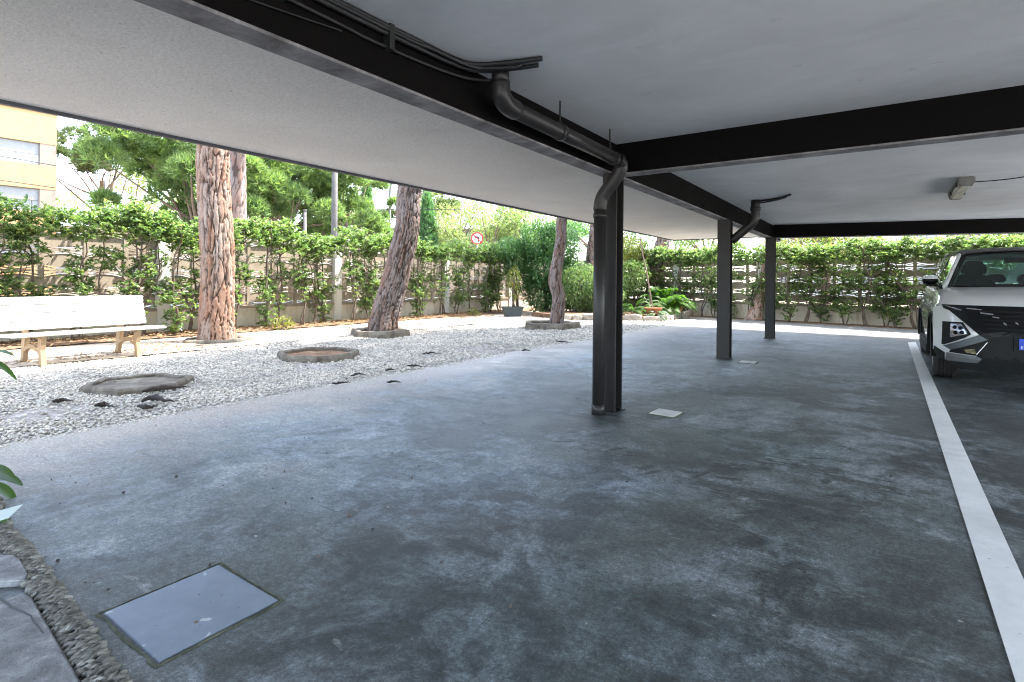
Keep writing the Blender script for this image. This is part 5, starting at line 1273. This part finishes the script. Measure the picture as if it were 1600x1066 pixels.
MT['pole'] = simple('grey_wood_pole', (0.085, 0.08, 0.078), (0.12, 0.112, 0.108), rough=0.8)
t = thing('utility_pole', 'grey wooden utility pole standing in the street right of the forked pine', 'pole', (-17.0, 12.9, 0))
mb = MB(); mb.tube([(0, 0, -.1), (0, 0, 7.2)], [.125, .095], 12); mb.build('post', MT['pole'], t)
mb = MB(); mb.bar((-.6, 0, 6.7), (.6, 0, 6.7), .08, .09); mb.build('crossarm', MT['pole'], t)
t = thing('street_post', 'short dark post beyond the fence left of the utility pole', 'post', (-21.0, 14.4, 0))
mb = MB(); mb.tube([(0, 0, 0), (0, 0, 4.1)], [.09, .07], 10); mb.build('post', MT['pole'], t); mb = MB(); mb.lathe([(.001, 4.18), (.08, 4.16), (.085, 4.1), (.001, 4.09)], n=12); mb.build('cap', MT['pole'], t)
t = thing('street_lamp', 'pale thin lamp post between the narrow cypress and the leaning pine', 'street lamp', (-25.0, 23.0, 0))
mb = MB(); mb.tube(spline([(0, 0, 0), (0, 0, 4), (0, 0, 6.5), (.25, 0, 7.1), (.9, 0, 7.3)], 20), .075, 10); mb.build('post', MT['shutter'], t); mb = MB(); mb.lathe([(.001, 0), (.12, .02), (.2, .09), (.12, .16), (.001, .18)], (1.05, 0, 7.22), 12); mb.build('lamp_head', MT['shutter'], t)
# no left turn sign
MT['sign_red'] = simple('sign_red', (0.62, 0.03, 0.04), rough=0.4, bump=0); MT['sign_white'] = simple('sign_white', (0.8, 0.8, 0.8), rough=0.4, bump=0); MT['sign_black'] = simple('sign_black', (0.02, 0.02, 0.02), rough=0.4, bump=0)
sl_ = Vector((-16.75, 21.15, 0))
t = thing('traffic_sign', 'round no left turn sign with red rim above the street side hedge', 'traffic sign', sl_, math.atan2(21.15, -16.75) - math.pi / 2)
SZ = 3.22
mb = MB(); mb.tube([(0, .05, 0), (0, .05, SZ + .25)], .03, 10); mb.build('post', MT['shutter'], t)
mb = MB(); mb.lathe([(.001, .02), (.30, .02), (.30, 0), (.001, 0)], (0, 0, SZ), 40, 'y', False); sf = mb.build('sign_face', MT['sign_white'], t)
mb = MB(); mb.lathe([(.235, -.004), (.305, -.004), (.305, .004), (.235, .004), (.235, -.004)], (0, 0, SZ), 40, 'y', False); mb.build('rim', MT['sign_red'], sf)
mb = MB(); A = lambda pl: mb.prism(pl, lambda x, z: (x, -.004, z + SZ), lambda x, z: (x, -.0005, z + SZ))
A([(.03, -.17), (.10, -.17), (.10, .02), (.03, .02)]); A([(.10, .0201), (.06, .10), (-.04, .10), (-.04, .04), (.03, .0201)]); A([(-.041, .15), (-.041, -.01), (-.17, .07)]); mb.build('left_arrow', MT['sign_black'], sf)
mb = MB(); mb.bar((-.165, -.0065, SZ + .165), (.165, -.0065, SZ - .165), .004, .05, (1, 0, 1)); mb.build('slash', MT['sign_red'], sf)
def wire(label, pts):
    P = spline(pts, 24); o0 = Vector(P[0]); mb = MB(); mb.tube([Vector(p) - o0 for p in P], .018, 5); o = mb.build('power_line', MT['cable']); o.location = o0
    tag(o, label, 'power line')
wire('upper power line crossing in front of the orange building', [(-29.0, -6, 6.3), (-29.0, 6, 5.9), (-27.5, 13, 5.7), (-17, 12.9, 6.9)])
wire('lower power line crossing in front of the orange building', [(-29.0, -6, 5.3), (-29.0, 6, 4.95), (-28.0, 14, 4.75), (-20, 24, 5.2)])
# ------------------------------------------------------------------ car
def car_paint():
    b = NB('pale_car_paint'); v = b.co()
    return b.done(b.pbsdf((0.60, 0.61, 0.62), 0.32, 0.0, None, 0.5, 1.0))
MT['paint'] = car_paint()
MT['gloss_black'] = simple('gloss_black_trim', (0.004, 0.004, 0.005), rough=0.3, bump=0, spec=0.18, coat=0.04)
MT['matt_black'] = simple('matt_black_trim', (0.010, 0.0105, 0.011), rough=0.6, spec=0.25, bump=0.1)
MT['dark_metal'] = simple('dark_grey_bumper', (0.09, 0.105, 0.115), rough=0.32, metal=0.5, bump=0)
MT['silver'] = simple('silver_bumper', (0.15, 0.16, 0.17), rough=0.35, metal=0.3, bump=0)
MT['chrome'] = simple('chrome', (0.75, 0.76, 0.78), rough=0.15, metal=1.0, bump=0)
MT['lens'] = simple('lamp_lens', (0.26, 0.28, 0.33), rough=0.1, metal=0.8, bump=0)
MT['fog_lens'] = simple('fog_lens', (0.22, 0.20, 0.12), rough=0.12, metal=0.7, bump=0)
MT['tyre'] = simple('tyre_rubber', (0.018, 0.017, 0.017), (0.03, 0.027, 0.026), rough=0.8, bump=0.2)
MT['rim'] = simple('alloy_rim', (0.25, 0.26, 0.27), rough=0.3, metal=0.8, bump=0)
MT['seat'] = simple('dark_seat_fabric', (0.004, 0.0045, 0.005), rough=0.8, bump=0.1)
MT['glass'] = glass_mat('windscreen_glass')
MT['plate_blue'] = simple('plate_blue', (0.01, 0.06, 0.55), rough=0.4, bump=0)
MT['plate_white'] = simple('plate_white', (0.75, 0.75, 0.75), rough=0.4, bump=0)

def yf(x, z):
    a_ = abs(x) / .93
    return .03 + .12 * a_ ** 2 + .30 * a_ ** 6 + (.28 * (z - .6) if z > .6 else 0) + (.25 * (.32 - z) if z < .32 else 0)
YO = -2.25
car = thing('parked_car', 'white sport utility car with dark grille parked nose out beside the painted line', 'car', (1.36, 9.75, 0))
def hood_z(y): return np.interp(y, [.0, .15, .45, .8, 1.2, 1.6, 3.0, 4.0, 4.5], [.87, .90, .965, 1.025, 1.075, 1.06, 1.09, 1.12, 1.10])
def wid(y): return np.interp(y, [0, .3, .6, 1.0, 3.6, 4.1, 4.5], [.925, .928, .93, .93, .925, .90, .84])
def arch(y):
    for c in (.90, 3.58):
        if abs(y - c) < .40: return .35 + math.sqrt(.40 ** 2 - (y - c) ** 2) * .98
    return 0
ST = [0, .20, .38, .501, .53, .58, .66, .78, .9, 1.02, 1.14, 1.22, 1.27, 1.299, 1.4, 1.8, 2.4, 3.0, 3.181, 3.21, 3.26, 3.34, 3.46, 3.58, 3.7, 3.82, 3.9, 3.95, 3.979, 4.15, 4.35, 4.48]
def profile(y):
    W, T, ar = wid(y), hood_z(y), arch(y)
    hood = y < 1.25
    pts = [(0, .20), (W - .28, .20), (W - .275, max(.22, ar)), (W - .035, max(.27, ar)), (W - .012, max(.36, ar + .01)), (W, max(.50, ar + .02)), (W + .006, max(.66, ar + .03)), (W - .004, .80), (W - .028, .88),
           (W - .055, T - .075), (W - .095, T - .028), (W - .16, T - .006), (W - .22, T + .012), (W - .30, T + .008), (W - .5, T + .016), (0, T + .024 if hood else T + .0)]
    return pts
rows = []
for y in ST:
    P = profile(y); L = [(-x, z) for x, z in reversed(P[1:])] + P
    L = [(-x, z) for x, z in P[1:]][::-1] + P[::1]
    full = [(-x, z) for x, z in P[::-1]] + P[1:]      # crown-left ... bottom ... crown-right, closed at the crown
    rows.append([(x, max(y, yf(x, z) + (0.0 if y == 0 else .03 * ST.index(y))) + YO, z) for x, z in full])
k = len(rows[0]); mb = MB()
vs = [p for r_ in rows for p in r_]
mb.add(vs, [(i * k + j, i * k + j + 1, (i + 1) * k + j + 1, (i + 1) * k + j) for i in range(len(rows) - 1) for j in range(k - 1)], True)
mb.add(rows[-1], [tuple(range(k))])
# front skin
nx, nz = 44, 16; fv = []
for i in range(nx + 1):
    x = -.93 + 1.86 * i / nx
    for j in range(nz + 1):
        t_ = j / nz; ax_ = abs(x)
        zt = .87 + .02 - .5 * max(0, ax_ - .80) ** 1.2; zb = .20 + .9 * max(0, ax_ - .74)
        z = zb + (zt - zb) * t_
        fv.append((x * (1 - .0 * t_), yf(x, z) + YO, z))
mb.add(fv, [(i * (nz + 1) + j, (i + 1) * (nz + 1) + j, (i + 1) * (nz + 1) + j + 1, i * (nz + 1) + j + 1) for i in range(nx) for j in range(nz)], True)
body = mb.build('body', MT['paint'], car)

def panel(poly, off, thick, name, mat, parent, cuts=8, mirror=False, both=False):
    for sg in ((1, -1) if both else (1,)):
        bm = bmesh.new(); vv = [bm.verts.new((x * sg, 0, z)) for x, z in poly]
        f = bm.faces.new(vv); bmesh.ops.triangulate(bm, faces=[f])
        for _ in range(cuts):
            es = [e for e in bm.edges if e.calc_length() > .07]
            if not es: break
            bmesh.ops.subdivide_edges(bm, edges=es, cuts=1); bmesh.ops.triangulate(bm, faces=bm.faces)
        r_ = bmesh.ops.extrude_face_region(bm, geom=bm.faces[:])
        top = {e for e in r_['geom'] if isinstance(e, bmesh.types.BMVert)}
        for v_ in bm.verts: v_.co.y = yf(v_.co.x, v_.co.z) + YO - (off if v_ in top else off - thick)
        bmesh.ops.recalc_face_normals(bm, faces=bm.faces)
        me = bpy.data.meshes.new(name); bm.to_mesh(me); bm.free(); o = link(name, me, mat, parent)
    return o
def mir(h): return h + [(-x, z) for x, z in reversed(h) if abs(x) > 1e-6]
gr = panel(mir([(-.86, .885), (-.845, .842), (-.68, .768), (-.63, .738), (-.575, .60), (-.535, .545), (-.50, .51), (-.585, .355), (-.56, .31), (0, .305)])[::1], .014, .03, 'grille', MT['gloss_black'], car)
for z0 in (.82, .775, .73, .685, .64, .595):
    hw = .56 - (.82 - z0) * .35
    panel([(-hw, z0), (hw, z0), (hw, z0 + .010), (-hw, z0 + .010)], .020, .012, 'grille_bar', MT['matt_black'], gr)
for (x, z, a_, b_) in ((-.50, .80, .10, .016), (-.60, .845, .12, .012), (-.43, .765, .05, .012), (-.36, .70, .022, .022), (-.27, .71, .022, .018)):
    panel([(x - a_ / 2, z), (x + a_ / 2, z - b_ * .6), (x + a_ / 2, z + b_ * .2), (x - a_ / 2, z + b_)], .024, .01, 'grille_jewel', MT['chrome'], gr, both=True)
panel([(-.845, .872), (-.70, .82), (-.70, .835), (-.84, .88)], .017, .01, 'daytime_light', MT['lens'], car, both=True)
panel([(-.855, .695), (-.69, .70), (-.625, .575), (-.68, .53), (-.845, .435), (-.862, .44)], .008, .02, 'headlight_housing', MT['matt_black'], car, both=True)
for sg in (1, -1):
    hl = panel([(sg * x, z) for x, z in [(-.79, .675), (-.705, .682), (-.655, .60), (-.66, .575), (-.795, .525)]], .014, .012, 'headlight', MT['lens'], car)
    for dx, dz in ((-.755, .64), (-.71, .635), (-.75, .585), (-.70, .59)):
        m_ = MB(); m_.lathe([(.001, -.012), (.017, -.010), (.021, 0), (.021, .01)], (sg * dx, yf(dx, dz) + YO - .016, dz), 14, 'y'); m_.build('lens', MT['gloss_black'], hl)
panel([(-.85, .425), (-.565, .575), (-.495, .53), (-.79, .388)], .034, .05, 'bumper_blade', MT['dark_metal'], car, both=True)
panel([(-.79, .386), (-.495, .525), (-.575, .35), (-.80, .36)], .010, .02, 'fog_recess', MT['gloss_black'], car, both=True)
panel([(-.68, .405), (-.60, .425), (-.58, .37), (-.66, .372)], .018, .012, 'fog_light', MT['fog_lens'], car, both=True)
panel([(-.503, .502), (-.494, .504), (-.577, .368), (-.586, .366)], .022, .012, 'chrome_trim', MT['chrome'], car, both=True)
panel([(-.82, .355), (-.58, .345), (-.54, .325), (-.575, .275), (-.83, .265)], .030, .05, 'skid_corner', MT['silver'], car, both=True)
panel(mir([(-.91, .36), (-.83, .35), (-.83, .268), (-.57, .272), (-.535, .325), (0, .32)]) if False else [(-.535, .323), (.535, .323), (.57, .272), (.83, .262), (.72, .19), (-.72, .19), (-.83, .262), (-.57, .272)], .020, .05, 'lower_bumper', MT['matt_black'], car)
panel([(-.925, .41), (-.835, .35), (-.835, .262), (-.86, .255), (-.925, .34)], .012, .03, 'corner_cladding', MT['matt_black'], car, both=True)
m_ = MB(); m_.box(-.26, .26, yf(0, .5) + YO - .045, yf(0, .5) + YO - .035, .45, .56); pl = m_.build('number_plate', MT['plate_white'], car)
m_ = MB(); m_.box(-.261, -.218, yf(0, .5) + YO - .047, yf(0, .5) + YO - .0452, .449, .561); bs = m_.build('blue_strip', MT['plate_blue'], pl)
m_ = MB(); y0 = yf(0, .5) + YO - .0485
for q in ((-.247, -.243, .46, .488), (-.2429, -.231, .46, .464), (-.2429, -.231, .472, .476), (-.2429, -.231, .484, .488)): m_.box(q[0], q[1], y0, y0 + .001, q[2], q[3])
m_.build('country_letter', MT['plate_white'], bs)
m_ = MB(); m_.box(-.30, .30, yf(0, .5) + YO - .034, yf(0, .5) + YO + .01, .435, .575); m_.build('plate_holder', MT['matt_black'], car)
# arches, sills
for sg in (-1, 1):
    for c in (.90, 3.58):
        m_ = MB(); W = wid(c) + .008
        A_ = [(sg * W, c + YO + .415 * math.cos(q), .35 + .41 * math.sin(q)) for q in np.linspace(-.2, math.pi + .2, 26)]
        for i in range(25):
            p, q = A_[i], A_[i + 1]; d0 = Vector((0, p[1] - c - YO, p[2] - .35)).normalized() * .06; d1 = Vector((0, q[1] - c - YO, q[2] - .35)).normalized() * .06
            xa, xb = sg * (W - .05), sg * (W + .008)
            m_.add([(xa, p[1] - d0.y * .4, p[2] - d0.z * .4), (xb, p[1] - d0.y * .4, p[2] - d0.z * .4), (xb, p[1] + d0.y * .5, p[2] + d0.z * .5), (xa, q[1] - d1.y * .4, q[2] - d1.z * .4), (xb, q[1] - d1.y * .4, q[2] - d1.z * .4), (xb, q[1] + d1.y * .5, q[2] + d1.z * .5)], [(0, 1, 4, 3), (1, 2, 5, 4)])
        m_.build('wheel_arch', MT['matt_black'], car)
    m_ = MB(); m_.box(sg * .90 if sg > 0 else -.955, .955 if sg > 0 else -.90, 1.36 + YO, 3.14 + YO, .20, .36); m_.build('sill', MT['matt_black'], car, .02)
# wheels
def wheel(x, y, sg):
    t = MB(); r_ = .36
    prof = [(.235, -.10), (.30, -.118), (.335, -.118), (.352, -.10), (.36, -.07)]
    for q in (-.055, -.018, .018, .055): prof += [(.36, q - .012), (.351, q - .008), (.351, q + .008), (.36, q + .012)]
    prof += [(.36, .07), (.352, .10), (.335, .118), (.30, .118), (.235, .10)]
    t.lathe(prof, (x, y + YO, r_), 40, 'x'); w_ = t.build('wheel', MT['tyre'], car)
    t = MB(); t.lathe([(.001, sg * .05), (.06, sg * .06), (.07, sg * .03), (.20, sg * .02), (.215, sg * .09), (.24, sg * .105), (.245, sg * .06), (.235, -sg * .09)], (x, y + YO, r_), 40, 'x')
    for q in range(5):
        a_ = q * 1.2566; d = Vector((0, math.cos(a_), math.sin(a_))); c = Vector((x + sg * .07, y + YO, r_)); t.bar(c + d * .03, c + d * .225, .05, .03, (sg, 0, 0))
    t.build('rim', MT['rim'], w_)
for sg in (-1, 1):
    for y in (.90, 3.58): wheel(sg * .80, y, sg)
# greenhouse
def gp_(x, y, z): return (x, y + YO, z)
A0, A1 = (.775, 1.24, 1.075), (.575, 1.97, 1.515)
R0, R1 = (.585, 3.70, 1.545), (.74, 4.30, 1.12)
for sg in (-1, 1):
    m_ = MB(); a_, b_ = Vector(gp_(sg * A0[0], A0[1], A0[2])), Vector(gp_(sg * A1[0], A1[1], A1[2])); m_.bar(a_, b_, .055, .05, (sg, 0, .6)); m_.build('pillar', MT['paint'], car, .012)
    m_ = MB(); m_.bar(a_ + Vector((-sg * .052, -.012, -.005)), b_ + Vector((-sg * .05, -.012, -.01)), .05, .03, (sg * .2, -.4, 1)); m_.build('windscreen_edge', MT['matt_black'], car)
    m_ = MB(); m_.bar(gp_(sg * R0[0], R0[1], R0[2]), gp_(sg * R1[0], R1[1], R1[2] - .05), .22, .06, (sg, 0, .3)); m_.build('pillar', MT['paint'], car, .015)
    m_ = MB(); m_.bar(gp_(sg * .80, 2.72, 1.08), gp_(sg * .60, 2.66, 1.53), .09, .03, (sg, 0, .4)); m_.build('pillar', MT['gloss_black'], car)
    m_ = MB(); m_.bar(gp_(sg * .575, 1.95, 1.525), gp_(sg * .60, 2.66, 1.56), .05, .045, (0, 0, 1)); m_.bar(gp_(sg * .60, 2.661, 1.56), gp_(sg * .585, 3.75, 1.55), .05, .045, (0, 0, 1)); m_.build('roof_rail', MT['gloss_black'], car, .01)
    m_ = MB(); m_.add([gp_(sg * .80, 1.45, 1.085), gp_(sg * .81, 2.68, 1.095), gp_(sg * .61, 2.64, 1.53), gp_(sg * .595, 2.02, 1.51)], [(0, 1, 2, 3)]); m_.add([gp_(sg * .81, 2.76, 1.095), gp_(sg * .78, 3.95, 1.125), gp_(sg * .61, 3.55, 1.53), gp_(sg * .615, 2.70, 1.53)], [(0, 1, 2, 3)]); m_.build('side_window', MT['glass'], car)
    m_ = MB(); m_.bar(gp_(sg * .812, 1.3, 1.085), gp_(sg * .82, 4.0, 1.12), .03, .02); m_.build('window_trim', MT['gloss_black'], car)
    # mirror
    m_ = MB(); m_.lathe([(.001, 0), (.05, .012), (.075, .05), (.08, .10), (.06, .15), (.03, .165), (.001, .168)], n=18)
    c = Vector(gp_(sg * .82, 1.50, 1.165)); m_.v = [tuple(c + Vector((sg * v_[2] * 1.15 * .9, v_[1] * .9 - .0, v_[0] * .78))) for v_ in m_.v]
    mo = m_.build('mirror', MT['gloss_black'], car)
    m_ = MB(); m_.lathe([(.001, 0), (.055, .01), (.081, .05), (.086, .10), (.066, .155), (.03, .172), (.001, .174)], n=18); m_.v = [tuple(c + Vector((sg * (v_[2] - .002) * 1.15 * .9, abs(v_[1]) * .7 - .055 if False else v_[1] * .9, max(v_[0], .022) * .80))) for v_ in m_.v]; m_.build('mirror_cap', MT['paint'], mo)
    m_ = MB(); m_.box(min(sg * .86, sg * .96), max(sg * .86, sg * .96), 1.44 + YO, 1.60 + YO, 1.085, 1.112); m_.bar(gp_(sg * .77, 1.50, 1.085), gp_(sg * .90, 1.51, 1.11), .05, .03); m_.build('mirror_foot', MT['matt_black'], mo, .01)
    m_ = MB(); m_.box(min(sg * .935, sg * .955), max(sg * .935, sg * .955), 2.3 + YO, 2.5 + YO, .86, .90); m_.build('door_handle', MT['paint'], car, .008)
    m_ = MB(); m_.box(min(sg * .935, sg * .955), max(sg * .935, sg * .955), 3.2 + YO, 3.4 + YO, .88, .92); m_.build('door_handle', MT['paint'], car, .008)
# roof and screens
m_ = MB(); rv = []
yr = [1.93, 2.0, 2.2, 2.6, 3.1, 3.6, 3.9, 4.02]; zr = [1.515, 1.535, 1.57, 1.60, 1.605, 1.585, 1.55, 1.52]
for y, z in zip(yr, zr):
    for i in range(13):
        x = -.585 + 1.17 * i / 12; rv.append(gp_(x, y - .03 * (1 - (x / .585) ** 2) * (1 if y < 2.1 else -1 if y > 3.8 else 0), z + .035 * (1 - (x / .585) ** 2) - .012 * abs(x / .585) ** 6))
fr_ = [(i * 13 + j, i * 13 + j + 1, (i + 1) * 13 + j + 1, (i + 1) * 13 + j) for i in range(len(yr) - 1) for j in range(12)]
m_.add(rv, fr_, True); m_.add([(x, y, z - .04) for x, y, z in rv], fr_, True); m_.build('roof', MT['gloss_black'], car)
def screen(name, yb, zb, xb, yt, zt, xt, bow):
    m_ = MB(); vs = []
    for j in range(9):
        t_ = j / 8
        for i in range(15):
            s_ = -1 + 2 * i / 14; x = s_ * (xb + (xt - xb) * t_)
            vs.append(gp_(x, yb + (yt - yb) * t_ + bow * (1 - s_ * s_), zb + (zt - zb) * t_ + (.03 * t_) * (1 - s_ * s_)))
    m_.add(vs, [(j * 15 + i, j * 15 + i + 1, (j + 1) * 15 + i + 1, (j + 1) * 15 + i) for j in range(8) for i in range(14)], True)
    return m_.build(name, MT['glass'], car)
screen('windscreen', 1.22, 1.085, .735, 1.93, 1.50, .545, -.10)
screen('rear_window', 4.33, 1.14, .70, 3.99, 1.49, .54, .06)
m_ = MB(); m_.prism([(-.74, 1.30), (.74, 1.30), (.70, 1.10), (0, 1.03), (-.70, 1.10)], lambda x, y: gp_(x, y + .08, 1.09), lambda x, y: gp_(x, y + .08, 1.104)); m_.build('cowl', MT['matt_black'], car)
# interior
m_ = MB(); m_.box(-.75, .75, 1.40 + YO, 1.85 + YO, 1.05, 1.115); m_.box(-.78, .78, 1.851 + YO, 4.2 + YO, 1.02, 1.095); m_.build('dashboard', MT['seat'], car, .02)
for sx in (-.36, .36):
    m_ = MB(); m_.prism([(-.24, .70), (.24, .70), (.25, 1.08), (.21, 1.20), (.12, 1.25), (-.12, 1.25), (-.21, 1.20), (-.25, 1.08)], lambda x, z: gp_(sx + x, 2.45 + (z - .7) * .3, z), lambda x, z: gp_(sx + x, 2.60 + (z - .7) * .3, z)); se = m_.build('front_seat', MT['seat'], car, .03)
    m_ = MB(); m_.prism([(-.125, 1.24), (.125, 1.24), (.145, 1.33), (.12, 1.42), (.06, 1.45), (-.06, 1.45), (-.12, 1.42), (-.145, 1.33)], lambda x, z: gp_(sx + x, 2.58, z), lambda x, z: gp_(sx + x, 2.69, z)); m_.build('headrest', MT['seat'], se, .03)
for sx in (-.36, 0, .36):
    m_ = MB(); m_.prism([(-.12, 1.15), (.12, 1.15), (.11, 1.25), (.08, 1.275), (-.08, 1.275), (-.11, 1.25)], lambda x, z: gp_(sx + x, 3.60, z), lambda x, z: gp_(sx + x, 3.69, z)); m_.build('rear_headrest', MT['seat'], car, .02)
m_ = MB(); P = [gp_(.36 + .18 * math.cos(q), 1.98 - .06 * math.sin(q), 1.07 + .17 * math.sin(q)) for q in np.linspace(0, 6.283, 29)]; m_.tube(P, .015, 8, False); m_.build('steering_wheel', MT['matt_black'], car)
m_ = MB(); m_.box(-.12, .12, 1.98 + YO, 2.02 + YO, 1.40, 1.465); m_.build('rear_view_mirror', MT['matt_black'], car, .015)
m_ = MB(); m_.bar(gp_(-.52, 1.20, 1.105), gp_(.05, 1.16, 1.118), .02, .015); m_.bar(gp_(.1, 1.16, 1.118), gp_(.62, 1.24, 1.105), .02, .015); m_.build('wiper', MT['matt_black'], car)
